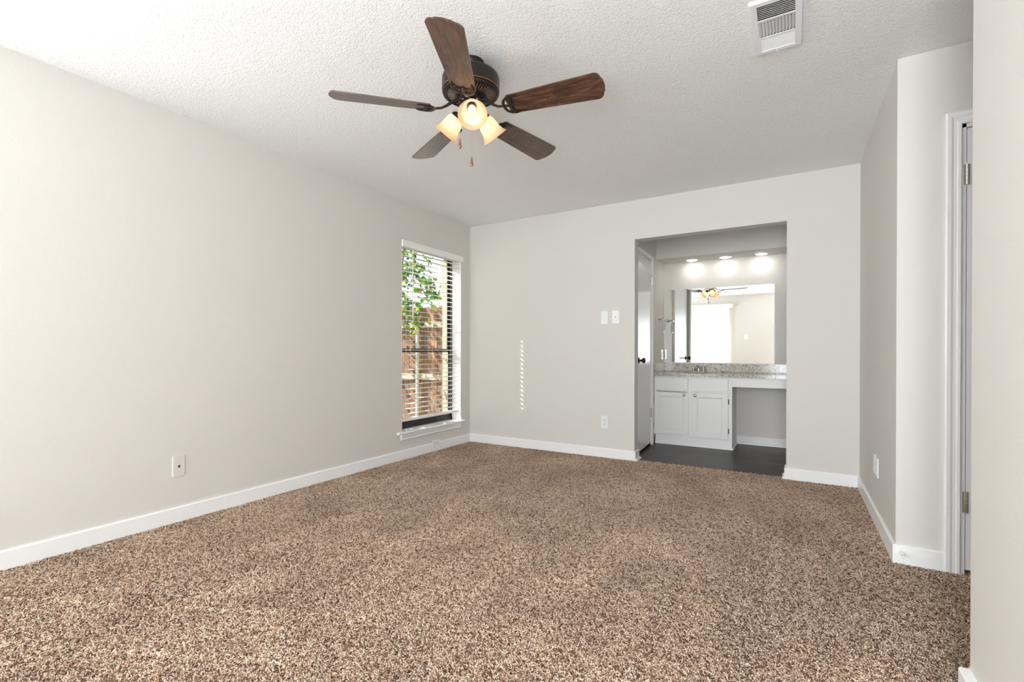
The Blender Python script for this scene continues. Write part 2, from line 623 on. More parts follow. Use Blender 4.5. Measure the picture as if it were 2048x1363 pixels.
# alcove walls
D2Y0, D2Y1, D2Z = 4.572, 5.248, 2.03
am = MB()
am.box(XA - 0.11, YBI, -0.1, XA, D2Y0, H)
am.box(XA - 0.11, D2Y1, -0.1, XA, YM + 0.11, H)
am.box(XA - 0.11, D2Y0, D2Z, XA, D2Y1, H)
struct('wall_alcove_left', am, M_WALL, 'left wall of the vanity alcove with the white door', 'wall')
struct('wall_alcove_back', box1(XA, YM, -0.1, XAR, YM + 0.11, H), M_WALL, 'far wall of the vanity alcove behind the mirror', 'wall')
struct('wall_alcove_right', box1(XAR, YBI, -0.1, XAR + 0.11, YM + 0.11, H), M_WALL, 'right wall of the vanity alcove', 'wall')
struct('wall_soffit', box1(XA, 5.475, 2.073, XAR, YM, H), M_WALL, 'boxed soffit over the vanity mirror holding the downlights', 'soffit')
cl = MB()
cl.box(XA - 1.2, YBI, -0.1, XA - 1.1, YM + 0.11, H)
cl.box(XA - 1.1, YM, -0.1, XA - 0.11, YM + 0.11, H)
struct('wall_closet', cl, M_WALL, 'walls of the room behind the alcove door', 'wall')

struct('ceiling', box1(XF - 0.1, YF - 0.2, H, 1.95, 6.2, H + 0.12), M_CEIL, 'white popcorn textured ceiling', 'ceiling')
fl = MB()
fl.box(XF, YF - 0.12, -0.14, 1.82, YCARP, -0.010)
struct('floor', fl, M_CARPET_BASE, 'carpeted bedroom floor', 'floor')
struct('floor_alcove', box1(XA - 1.2, YCARP, -0.14, XAR + 0.11, YM, 0.0), M_VINYL, 'dark wood-look plank floor in the vanity alcove', 'floor')

# ------------------------------------------------------------------ carpet pile (one object, instanced patch)
def carpet():
    rnd = random.Random(5)
    S, N = 0.5, 10500
    vs, fs, tint = [], [], []
    for i in range(N):
        x = rnd.uniform(-S / 2, S / 2); y = rnd.uniform(-S / 2, S / 2)
        a = rnd.uniform(0, 2 * pi)
        lean = rnd.uniform(0.002, 0.009)
        hgt = rnd.uniform(0.004, 0.011)
        w = rnd.uniform(0.0013, 0.0023)
        t = min(1.0, max(0.0, rnd.gauss(0.60, 0.24))) if rnd.random() > 0.17 else rnd.uniform(0.0, 0.2)
        dx, dy = cos(a), sin(a)
        b = a + rnd.uniform(-1.6, 1.6)
        ex, ey = cos(b), sin(b)
        p0 = (x, y, -0.010)
        p1 = (x + dx * lean * .5, y + dy * lean * .5, -0.010 + hgt * .75)
        p2 = (x + dx * lean + ex * .002, y + dy * lean + ey * .002, -0.010 + hgt)
        p3 = (p2[0] + ex * .005, p2[1] + ey * .005, -0.010 + hgt * rnd.uniform(.65, .95))
        base = len(vs)
        for q, (p, ww) in enumerate(((p0, w), (p1, w * 1.15), (p2, w * 1.1), (p3, w * .7))):
            for k in range(3):
                ang = a + 2 * pi * k / 3
                if q < 2:
                    vs.append((p[0] + cos(ang) * ww, p[1] + sin(ang) * ww, p[2]))
                else:
                    vs.append((p[0] + cos(ang) * ww * .9, p[1] + sin(ang) * ww * .9, p[2] + (ww if k == 0 else -ww * .5)))
                tint.append(t)
        for q in range(3):
            for k in range(3):
                k2 = (k + 1) % 3
                fs.append((base + q * 3 + k, base + q * 3 + k2, base + q * 3 + 3 + k2, base + q * 3 + 3 + k))
        fs.append((base + 9, base + 10, base + 11))
    me = bpy.data.meshes.new('carpet_pile')
    me.from_pydata(vs, [], fs)
    at = me.attributes.new('tint', 'FLOAT', 'POINT')
    at.data.foreach_set('value', tint)
    me.polygons.foreach_set('use_smooth', [True] * len(me.polygons))
    me.materials.append(M_PILE)
    o = bpy.data.objects.new('carpet_pile', me)
    COL.objects.link(o)
    tag(o, 'brown and tan flecked frieze carpet covering the bedroom floor', 'carpet', None, 'stuff')
    nx, ny = 10, 12
    ng = bpy.data.node_groups.new('carpet_tiles', 'GeometryNodeTree')
    ng.interface.new_socket('Geometry', in_out='INPUT', socket_type='NodeSocketGeometry')
    ng.interface.new_socket('Geometry', in_out='OUTPUT', socket_type='NodeSocketGeometry')
    nd, lk = ng.nodes, ng.links
    gi, go = nd.new('NodeGroupInput'), nd.new('NodeGroupOutput')
    grid = nd.new('GeometryNodeMeshGrid')
    grid.inputs['Size X'].default_value = S * (nx - 1)
    grid.inputs['Size Y'].default_value = S * (ny - 1)
    grid.inputs['Vertices X'].default_value = nx
    grid.inputs['Vertices Y'].default_value = ny
    g2i = nd.new('GeometryNodeGeometryToInstance')
    lk.new(gi.outputs[0], g2i.inputs[0])
    iop = nd.new('GeometryNodeInstanceOnPoints')
    lk.new(grid.outputs['Mesh'], iop.inputs['Points'])
    lk.new(g2i.outputs[0], iop.inputs['Instance'])
    rv = nd.new('FunctionNodeRandomValue')
    rv.data_type = 'INT'
    rv.inputs[4].default_value = 0
    rv.inputs[5].default_value = 3
    mu = nd.new('ShaderNodeMath')
    mu.operation = 'MULTIPLY'
    mu.inputs[1].default_value = pi / 2
    lk.new(rv.outputs[2], mu.inputs[0])
    cx = nd.new('ShaderNodeCombineXYZ')
    lk.new(mu.outputs[0], cx.inputs['Z'])
    lk.new(cx.outputs[0], iop.inputs['Rotation'])
    tr = nd.new('GeometryNodeTransform')
    tr.inputs['Translation'].default_value = (XL - 0.02 + S * nx / 2, YCARP - S * ny / 2, 0)
    lk.new(iop.outputs[0], tr.inputs[0])
    lk.new(tr.outputs[0], go.inputs[0])
    md = o.modifiers.new('tiles', 'NODES')
    md.node_group = ng
carpet()

# ------------------------------------------------------------------ baseboards
BH = 0.088
def base_profile(t=0.013, h=BH, z0=-0.012):
    return [(0, z0), (t, z0), (t, h - 0.006), (t - 0.004, h), (0, h)]
def base_run(name, a, b, frame, label):
    return tag(MB().prism(base_profile(), a, b, frame).build(name, M_TRIM), label, 'baseboard', None, 'structure')
base_run('baseboard_left', YF, YB, lambda p, q, t: (XL + p, t, q), 'white baseboard along the long left wall')
base_run('baseboard_back', XL + 0.013, XO0 + 0.013, lambda p, q, t: (t, YB - p, q), 'white baseboard on the far wall left of the alcove')
base_run('baseboard_back_right', XO1 - 0.013, XR - 0.0, lambda p, q, t: (t, YB - p, q), 'white baseboard on the far wall right of the alcove')
base_run('baseboard_right', YC, YB - 0.013, lambda p, q, t: (XR - p, t, q), 'white baseboard under the two wall plates at the right')
base_run('baseboard_hall', XR - 0.013, 0.612, lambda p, q, t: (t, YC - p, q), 'white baseboard left of the white door')
bn = MB().prism(base_profile(0.026), YF, YN, lambda p, q, t: (XN - p, t, q))
bn.prism(base_profile(), XN, 1.7, lambda p, q, t: (t, YN + p, q))
struct('baseboard_near', bn, M_TRIM, 'white baseboard end at the foot of the nearest wall corner', 'baseboard')
base_run('baseboard_front', PX1 + 0.1, OX0, lambda p, q, t: (t, YF + p, q), 'white baseboard on the wall by the patio door')
# opening returns with a quarter-round foot
rt = MB()
rt.prism(base_profile(), YB, YBI + 0.013, lambda p, q, t: (XO0 + p, t, q))
rt.prism([(0.013, -0.01), (0.030, -0.01), (0.028, 0.010), (0.022, 0.016), (0.013, 0.018)], YB - 0.006, YBI + 0.02, lambda p, q, t: (XO0 + p, t, q))
struct('baseboard_opening_left', rt, M_TRIM, 'white baseboard return inside the alcove opening, left side', 'baseboard')
rt = MB()
rt.prism(base_profile(), YB, YBI + 0.013, lambda p, q, t: (XO1 - p, t, q))
rt.prism([(0.013, -0.01), (0.030, -0.01), (0.028, 0.010), (0.022, 0.016), (0.013, 0.018)], YB - 0.006, YBI + 0.02, lambda p, q, t: (XO1 - p, t, q))
struct('baseboard_opening_right', rt, M_TRIM, 'white baseboard return inside the alcove opening, right side', 'baseboard')
kb = MB()
kb.prism(base_profile(), -0.535, XAR, lambda p, q, t: (t, YM - p, q))
kb.prism([(0.013, 0.0), (0.028, 0.0), (0.026, 0.010), (0.020, 0.016), (0.013, 0.018)], -0.535, XAR, lambda p, q, t: (t, YM - p, q))
struct('baseboard_alcove', kb, M_TRIM, 'white baseboard in the knee space under the counter', 'baseboard')

# ------------------------------------------------------------------ windows and blinds
def casing_profile(w=0.058):
    return [(0, 0), (0, 0.010), (0.004, 0.014), (0.014, 0.014), (0.018, 0.011), (0.030, 0.012), (0.038, 0.017), (w - 0.006, 0.019), (w, 0.015), (w, 0)]

def window(n, dy, label):
    y0, y1 = WY[0][0] + dy, WY[0][1] + dy
    w = thing('window_%d' % n, (XL, (y0 + y1) / 2, ZW0), label, 'window', None, 'structure')
    j = MB()                                                    # white liner of the reveal
    j.box(XF + 0.045, y0, ZW0, XL, y0 + 0.006, ZW1)
    j.box(XF + 0.045, y1 - 0.006, ZW0, XL, y1, ZW1)
    j.box(XF + 0.045, y0, ZW1 - 0.006, XL, y1, ZW1)
    j.build('jamb', M_TRIM, w)
    fr = MB()
    xo, xi = XF, XF + 0.045
    for a, b, c, d in ((y0, y0 + 0.028, ZW0, ZW1), (y1 - 0.028, y1, ZW0, ZW1)):
        fr.box(xo, a, c, xi, b, d)
    fr.box(xo, y0, ZW0, xi, y1, ZW0 + 0.035)
    fr.box(xo, y0, ZW1 - 0.018, xi, y1, ZW1)
    fr.build('window_frame', M_FRAME, w, 0.002)
    zm = 1.035
    for nm, z0, z1, x0, x1 in (('sash', ZW0 + 0.03, zm + 0.016, xi - 0.022, xi - 0.002), ('sash', zm - 0.022, ZW1 - 0.010, xo + 0.004, xo + 0.022)):
        s = MB()
        s.box(x0, y0 + 0.026, z0, x1, y0 + 0.052, z1)
        s.box(x0, y1 - 0.052, z0, x1, y1 - 0.026, z1)
        s.box(x0, y0 + 0.026, z0, x1, y1 - 0.026, z0 + 0.036)
        s.box(x0, y0 + 0.026, z1 - 0.020, x1, y1 - 0.026, z1)
        so = s.build(nm, M_FRAME, w, 0.0015)
        xm = (x0 + x1) / 2
        MB().box(xm - 0.002, y0 + 0.05, z0 + 0.034, xm + 0.002, y1 - 0.05, z1 - 0.018).build('pane', M_PANE, so)
    lk = MB().box(xi - 0.002, (y0 + y1) / 2 - 0.03, zm + 0.0, xi + 0.018, (y0 + y1) / 2 + 0.03, zm + 0.014)
    lk.build('sash_lock', M_FRAME, w, 0.002)
    st = MB()                                                   # stool with horns, moulded apron
    nose = [(0, 0.0), (0.030, 0.0), (0.036, 0.006), (0.036, 0.014), (0.030, 0.020), (0, 0.020)]
    st.prism(nose, y0 - 0.062, y1 + 0.040, lambda p, q, t: (XL + p, t, ZW0 - 0.020 + q))
    st.box(XF + 0.045, y0, ZW0 - 0.020, XL, y1, ZW0)
    st.build('window_sill', M_TRIM, w)
    ap = MB().prism([(0, 0), (0.008, 0), (0.012, 0.008), (0.009, 0.018), (0.014, 0.030), (0.020, 0.052), (0.020, 0.060), (0, 0.060)],
                    y0 - 0.012, y1 - 0.012, lambda p, q, t: (XL + p, t, ZW0 - 0.080 + q))
    ap.build('apron', M_TRIM, w)
    return w
window(1, 0.0, 'narrow white-trimmed window near the far left corner looking out on a fence')
window(2, WY[1][0] - WY[0][0], 'second narrow window in the left wall beside the camera')

def blind(dy, label):
    y0, y1 = WY[0][0] + 0.012 + dy, WY[0][1] - 0.017 + dy
    cx = XL - 0.035
    o = thing('window_blind', (cx, (y0 + y1) / 2, 2.01), label, 'window blind')
    v = MB().prism([(0, 0), (0.009, 0), (0.012, 0.004), (0.012, 0.060), (0.009, 0.066), (0, 0.066)], WY[0][0] + 0.003 + dy, WY[0][1] + 0.024 + dy,
                   lambda p, q, t: (XL + 0.004 + p, t, 2.012 + q))
    v.box(XL - 0.0, WY[0][0] + 0.003 + dy, 2.012, XL + 0.004, WY[0][0] + 0.009 + dy, 2.078)
    v.build('valance', M_BLIND, o, 0.001)
    MB().box(cx - 0.026, y0, 2.012, cx + 0.026, y1, 2.052).build('headrail', M_BLIND, o, 0.002)
    # slats: slightly crowned strips with rout holes for the ladder cords
    lad = [0.125, 0.450, 0.755]
    lads = [WY[0][0] + q + dy for q in lad]
    sl = MB()
    nrow = 34
    pitch, ztop = 0.0474, 1.983
    us = [-0.025, -0.011, 0.011, 0.025]
    for i in range(nrow):
        z = ztop - pitch * i
        brk = [y0]
        for q in lads:
            brk += [q - 0.0055, q + 0.0055]
        brk.append(y1)
        for side in (1, -1):
            vg = []
            for y in brk:
                vg.append([sl.bm.verts.new((cx + uu, y, z + 0.0022 * (1 - (uu / 0.025) ** 2) + side * 0.0014 - 0.04 * uu)) for uu in us])
            for k in range(len(brk) - 1):
                for q in range(3):
                    if k % 2 == 1 and q == 1:
                        continue
                    fv = (vg[k][q], vg[k][q + 1], vg[k + 1][q + 1], vg[k + 1][q])
                    sl.bm.faces.new(fv if side > 0 else fv[::-1])
            if side == 1:
                top = vg
            else:
                for k in range(len(brk) - 1):
                    for e in (0, 3):
                        sl.bm.faces.new((top[k][e], top[k + 1][e], vg[k + 1][e], vg[k][e]))
                for k in (0, len(brk) - 1):
                    for q in range(3):
                        sl.bm.faces.new((top[k][q], top[k][q + 1], vg[k][q + 1], vg[k][q]))
    sl.build('slats', M_BLIND, o)
    zb = ztop - pitch * nrow - 0.006
    MB().prism([(-0.026, 0), (0.026, 0), (0.026, 0.020), (0.018, 0.026), (-0.018, 0.026), (-0.026, 0.020)], y0, y1,
               lambda p, q, t: (cx + p, t, zb - 0.012 + q)).build('bottom_rail', M_BLIND, o, 0.002)
    for q in lads:
        c = MB()
        for xx in (cx - 0.027, cx + 0.027):
            c.tube([(xx, q, 2.012), (xx, q, zb)], 0.0011, 6)
        for i in range(nrow):
            z = ztop - pitch * i - 0.0035
            c.tube([(cx - 0.027, q + 0.010, z + 0.001), (cx + 0.027, q + 0.010, z - 0.001)], 0.0006, 4)
        c.build('ladder_cord', M_CORD, o)
    yw = WY[0][0] + 0.158 + dy
    wd = MB().tube([(XL - 0.004, yw, 2.012), (XL - 0.004, yw, 1.36)], 0.0045, 8)
    wd.tube([(XL - 0.004, yw, 1.36), (XL - 0.004, yw, 1.345)], 0.006, 8)
    wd.build('tilt_wand', M_BLIND, o)
    tn = MB().tube([(cx + 0.030, WY[0][0] + 0.45 + dy, zb + 0.004), (cx + 0.034, WY[0][0] + 0.45 + dy, zb - 0.004)], 0.008, 8)
    tn.build('cord_button', M_PLATE, o)
    return o
blind(0.0, 'open white slatted blind in the narrow window near the far left corner')
blind(WY[1][0] - WY[0][0], 'open white slatted blind in the second window beside the camera')

# ------------------------------------------------------------------ doors
def hinge(parent, frame, z0, z1, mat=None, rad=0.0055):
    """barrel hinge; frame(a,b)->(x,y): a along the wall face, b out of it"""
    hb = MB()
    n = 5
    for i in range(n):
        a, b = z0 + (z1 - z0) * i / n + 0.0006, z0 + (z1 - z0) * (i + 1) / n - 0.0006
        x, y = frame(0, 0.004)
        hb.lathe([(0, a), (rad, a), (rad, b), (0, b)], (x, y, 0), seg=12)
    for a0, a1 in ((-0.010, -0.002), (0.002, 0.010)):
        (xa, ya), (xb, yb) = frame(a0, -0.001), frame(a1, 0.0012)
        hb.box(min(xa, xb), min(ya, yb), z0, max(xa, xb), max(ya, yb), z1)
    ho = hb.build('hinge', [mat or M_HINGE, M_CHROME], parent)
    for pl_ in ho.data.polygons[:5 * 36]:
        pl_.material_index = 1
    return ho

def casing(parent, a0, a1, z1, frame, w=0.058, reveal=0.006, mat=None, z0=-0.012):
    """left leg, head, right leg; frame(a, out, z)->xyz"""
    cs = MB()
    pr = casing_profile(w)
    cs.prism(pr, z0, z1 + reveal + w * 0, lambda p, q, t: frame(a0 - reveal - p, q, t + (p if t > z0 else 0)))
    cs.prism(pr, z0, z1 + reveal, lambda p, q, t: frame(a1 + reveal + p, q, t + (p if t > z0 else 0)))
    cs.prism(pr, a0 - reveal, a1 + reveal, lambda p, q, t: frame(t + (p if t > (a0 + a1) / 2 else -p), q, z1 + reveal + p))
    return cs.build('casing', mat or M_TRIM, parent)

def knob(parent, base, axis, mat=None):
    kb_ = MB()
    kb_.lathe([(0, 0.0), (0.030, 0.0), (0.030, 0.004), (0.022, 0.008), (0.011, 0.010), (0.010, 0.028), (0.018, 0.034), (0.026, 0.044),
               (0.027, 0.054), (0.022, 0.062), (0.010, 0.066), (0, 0.066)], base, axis, 24)
    return kb_.build('door_knob', mat or M_BRONZE, parent, smooth=True)

# door 1: right-hand hall door
d1 = thing('door_1', ((DX0 + DX1) / 2, YC, 0), 'white hall door at the right edge, partly hidden by the near wall', 'door', None, 'structure')
jb = MB()
jb.box(DX0, YC + 0.0, -0.012, DX0 + 0.016, YC + 0.115, DZ)
jb.box(DX1 - 0.016, YC + 0.0, -0.012, DX1, YC + 0.115, DZ)
jb.box(DX0, YC + 0.0, DZ - 0.016, DX1, YC + 0.115, DZ)
jb.build('jamb', M_TRIM, d1)
MB().box(DX0 + 0.019, YC + 0.004, 0.018, DX1 - 0.019, YC + 0.040, DZ - 0.020).build('slab', M_DOOR, d1, 0.0015)
casing(d1, DX0 + 0.006, DX1 - 0.006, DZ - 0.006, lambda a, o, z: (a, YC - o, z))
for z0, z1 in ((1.788, 1.882), (0.282, 0.379)):
    hinge(d1, lambda a, b: (DX0 + 0.0175 + a, YC - b), z0, z1)
knob(d1, (DX1 - 0.085, YC + 0.004, 0.93), (0, -1, 0))
# a plain panel closing the space behind the hall door
struct('wall_behind_door', box1(DX0 - 0.1, YC + 0.13, -0.1, DX1 + 0.1, YC + 0.20, H), M_WALL, 'wall behind the hall door', 'wall')

# door 2: alcove door, slightly ajar into the alcove
d2 = thing('door_2', (XA, D2Y1, 0), 'white door standing slightly ajar in the left wall of the alcove', 'door', None, 'structure')
jb = MB()
jb.box(XA - 0.11, D2Y0, 0, XA, D2Y0 + 0.014, D2Z)
jb.box(XA - 0.11, D2Y1 - 0.0, 0, XA, D2Y1 + 0.014, D2Z)
jb.box(XA - 0.11, D2Y0, D2Z - 0.002, XA, D2Y1, D2Z + 0.012)
jb.build('jamb', M_TRIM, d2)
casing(d2, D2Y0 + 0.012, D2Y1 - 0.006, D2Z - 0.012, lambda a, o, z: (XA + o, a, z), w=0.046)
slab = bpy.data.objects.new('slab', None)
COL.objects.link(slab)
slab.parent = d2
W2 = D2Y1 - D2Y0 - 0.024
TH = R(3.2)
def rot2(x, y):        # hinge frame: x out of wall, y along the door from the hinge
    return (XA + 0.002 + x * cos(TH) + y * sin(TH), D2Y1 - 0.006 + x * sin(TH) - y * cos(TH))
def slabbox(x0, y0, z0, x1, y1, z1, mb):
    vs = []
    for z in (z0, z1):
        for x, y in ((x0, y0), (x1, y0), (x1, y1), (x0, y1)):
            vs.append(mb.bm.verts.new((*rot2(x, y), z)))
    for q in ((0, 3, 2, 1), (4, 5, 6, 7), (0, 1, 5, 4), (1, 2, 6, 5), (2, 3, 7, 6), (3, 0, 4, 7)):
        mb.bm.faces.new([vs[i] for i in q])
bpy.data.objects.remove(slab)
sm = MB()
slabbox(-0.036, 0.003, 0.028, 0.0, W2, D2Z - 0.016, sm)
slab = sm.build('slab', M_DOOR, d2, 0.0015)
kx, ky = rot2(0, W2 - 0.060)
knob(slab, (kx, ky, 0.935), (cos(TH), sin(TH), 0))
kx, ky = rot2(-0.036, W2 - 0.060)
knob(slab, (kx, ky, 0.935), (-cos(TH), -sin(TH), 0))
for z0, z1 in ((1.745, 1.848), (0.305, 0.405)):
    hinge(d2, lambda a, b: (XA + b + 0.004, D2Y1 - 0.003 + a), z0, z1, rad=0.0065)
hs = MB().tube([(XA + 0.012, D2Y1 - 0.045, 1.852), (XA + 0.022, D2Y1 - 0.003, 1.852), (XA + 0.030, D2Y1 + 0.052, 1.852)], 0.0035, 8)
hs.lathe([(0, 0), (0.008, 0), (0.008, 0.006), (0, 0.006)], (XA + 0.030, D2Y1 + 0.050, 1.852), (0, 1, 0), 12)
hs.build('hinge_stop', M_NICKEL, d2)

# door 3: sliding patio door with vertical blinds (seen in the mirror)
d3 = thing('door_3', ((PX0 + PX1) / 2, YF, 0), 'glass patio door behind white vertical blinds, reflected in the mirror', 'door', None, 'structure')
pf = MB()
for a, b in ((PX0, PX0 + 0.05), ((PX0 + PX1) / 2 - 0.03, (PX0 + PX1) / 2 + 0.03), (PX1 - 0.05, PX1)):
    pf.box(a, YF - 0.11, 0, b, YF - 0.06, PZ)
pf.box(PX0, YF - 0.11, 0, PX1, YF - 0.06, 0.06)
pf.box(PX0, YF - 0.11, PZ - 0.05, PX1, YF - 0.06, PZ)
pf.build('door_frame', M_TRIM, d3)
MB().box(PX0 + 0.05, YF - 0.088, 0.06, PX1 - 0.05, YF - 0.084, PZ - 0.05).build('pane', M_PANE, d3)

vb = thing('vertical_blinds', ((PX0 + PX1) / 2, YF + 0.06, 2.20), 'white vertical blinds over the patio door, seen in the vanity mirror', 'vertical blinds')
va = MB().prism([(0.0, 0), (0.10, 0), (0.10, 0.095), (0.0, 0.095)], PX0 - 0.08, PX1 + 0.095, lambda p, q, t: (t, YF + p, 2.125 + q))
va.build('valance', M_BLIND, vb, 0.002)
vn = MB()
nv = 20
x = -2.44  # vanes start short, leaving the gap added for the lamp
rv = random.Random(3)
while x < PX1 + 0.055:
    ang = R(24 + rv.uniform(-5, 5))
    prof = []
    wv = 0.089
    zz0 = 0.02
    A, B = [], []
    for k in range(7):
        s = (k / 6 - 0.5)
        bx = s * wv
        by = 0.010 * (1 - (2 * s) ** 2)
        A.append(vn.bm.verts.new((x + bx * cos(ang) - by * sin(ang), YF + 0.055 + bx * sin(ang) + by * cos(ang), zz0)))
        B.append(vn.bm.verts.new((x + bx * cos(ang) - by * sin(ang), YF + 0.055 + bx * sin(ang) + by * cos(ang), 2.13)))
    for k in range(6):
        vn.bm.faces.new((A[k], A[k + 1], B[k + 1], B[k]))
    x += 0.074
vno = vn.build('vanes', M_VANE, vb, smooth=True)
sl = vno.modifiers.new('thick', 'SOLIDIFY')
sl.thickness = 0.0008

# ------------------------------------------------------------------ wall plates
def plate(name, frame, w, h, label, cat, kind, mat=None, group=None):
    """frame(a, out, z) -> xyz about the plate centre"""
    mat = mat or M_PLATE
    o = thing(name, frame(0, 0, 0), label, cat, group)
    P = MB()
    pr = [(-w / 2, 0), (w / 2, 0), (w / 2, 0.003), (w / 2 - 0.004, 0.006), (-w / 2 + 0.004, 0.006), (-w / 2, 0.003)]
    P.prism(pr, -h / 2, h / 2, lambda p, q, t: frame(p, q, t))
    P.build('cover_plate', mat, o, 0.0015)
    def bx(nm, a0, a1, z0, z1, d0, d1, mt, par=None, bev=0.0):
        mb = MB()
        p, q = frame(a0, d0, z0), frame(a1, d1, z1)
        mb.box(min(p[0], q[0]), min(p[1], q[1]), min(p[2], q[2]), max(p[0], q[0]), max(p[1], q[1]), max(p[2], q[2]))
        return mb.build(nm, mt, par or o, bev)
    if kind == 'outlet':
        for zc in (0.0195, -0.0195):
            rc = bx('receptacle', -0.016, 0.016, zc - 0.0135, zc + 0.0135, 0.005, 0.0085, mat, None, 0.003)
            bx('slot', -0.0085, -0.0060, zc - 0.003, zc + 0.008, 0.0080, 0.0090, M_DARK, rc)
            bx('slot', 0.0060, 0.0085, zc - 0.003, zc + 0.008, 0.0080, 0.0090, M_DARK, rc)
            bx('ground_hole', -0.003, 0.003, zc - 0.010, zc - 0.005, 0.0080, 0.0090, M_DARK, rc)
        bx('screw', -0.0025, 0.0025, -0.0025, 0.0025, 0.005, 0.007, M_NICKEL)
    elif kind == 'switch':
        tg = bx('switch_frame', -0.006, 0.006, -0.013, 0.013, 0.005, 0.0070, mat)
        mb = MB()
        mb.prism([(-0.006, 0.006), (0.005, 0.006), (0.010, 0.020), (0.004, 0.021)], -0.0045, 0.0045, lambda p, q, t: frame(t, q, p))
        mb.build('toggle', mat, o, 0.001)
        for zc in (0.030, -0.030):
            bx('screw', -0.0022, 0.0022, zc - 0.0022, zc + 0.0022, 0.005, 0.0068, M_NICKEL)
    elif kind == 'blank':
        for zc in (0.030, -0.030):
            bx('screw', -0.0022, 0.0022, zc - 0.0022, zc + 0.0022, 0.005, 0.0066, mat)
    elif kind == 'jack':
        bx('jack_hole', -0.006, 0.006, -0.008, 0.006, 0.005, 0.0064, M_DARK)
        for zc in (0.040, -0.040):
            bx('screw', -0.0025, 0.0025, zc - 0.0025, zc + 0.0025, 0.005, 0.0072, mat)
    elif kind == 'decora':
        rc = bx('rocker', -0.017, 0.017, -0.034, 0.034, 0.005, 0.009, mat, None, 0.002)
    return o
back = lambda X, Z: (lambda a, o, z: (X + a, YB - o, Z + z))
plate('blank_plate', back(-1.574, 1.3505), 0.072, 0.126, 'white blank wall plate left of the light switch on the far wall', 'wall plate', 'blank')
plate('light_switch', back(-1.462, 1.352), 0.073, 0.126, 'white toggle light switch beside the alcove opening on the far wall', 'light switch', 'switch')
plate('power_outlet', back(-1.570, 0.339), 0.074, 0.122, 'white duplex outlet low on the far wall left of the alcove', 'outlet', 'outlet')
plate('phone_jack', lambda a, o, z: (XL + o, 1.421 + a, 0.330 + z), 0.070, 0.119, 'wall-coloured jack plate with a dark hole on the long left wall', 'wall plate', 'jack', M_PLATE_PAINTED)
plate('power_outlet', lambda a, o, z: (XL + 0.013 + o, 3.790 + z, 0.080 - a), 0.072, 0.112, 'white outlet turned sideways on the baseboard under the window', 'outlet', 'outlet')
plate('blank_plate', lambda a, o, z: (XR - o, 3.615 + a, 0.344 + z), 0.078, 0.116, 'plain white plate farther along the right wall, beside the outlet', 'wall plate', 'blank')
plate('power_outlet', lambda a, o, z: (XR - o, 3.510 + a, 0.338 + z), 0.078, 0.116, 'white duplex outlet nearest the outer corner on the right wall', 'outlet', 'outlet')
plate('power_outlet', lambda a, o, z: (XA + o, 5.750 + a, 0.990 + z), 0.072, 0.116, 'white outlet between the alcove door and the vanity mirror', 'outlet', 'outlet')
plate('light_switch', lambda a, o, z: (-1.005 + a, YF + o, 1.400 + z), 0.075, 0.120, 'white light switch beside the patio door, seen in the mirror', 'light switch', 'switch')

# door stop on the hall baseboard
ds = thing('door_stop', (0.452, YC - 0.013, 0.052), 'small silver cone door stop on the baseboard left of the hall door', 'door stop')
MB().lathe([(0, 0), (0.011, 0), (0.011, 0.004), (0.009, 0.010), (0.0055, 0.040), (0.0055, 0.046), (0, 0.046)], (0.452, YC - 0.013, 0.052), (0, -1, 0), 20).build('stop_body', M_CHROME, ds, smooth=True)
MB().lathe([(0, 0.044), (0.0070, 0.044), (0.0070, 0.054), (0.003, 0.056), (0, 0.056)], (0.452, YC - 0.013, 0.052), (0, -1, 0), 16).build('rubber_tip', M_RUBBER, ds, smooth=True)

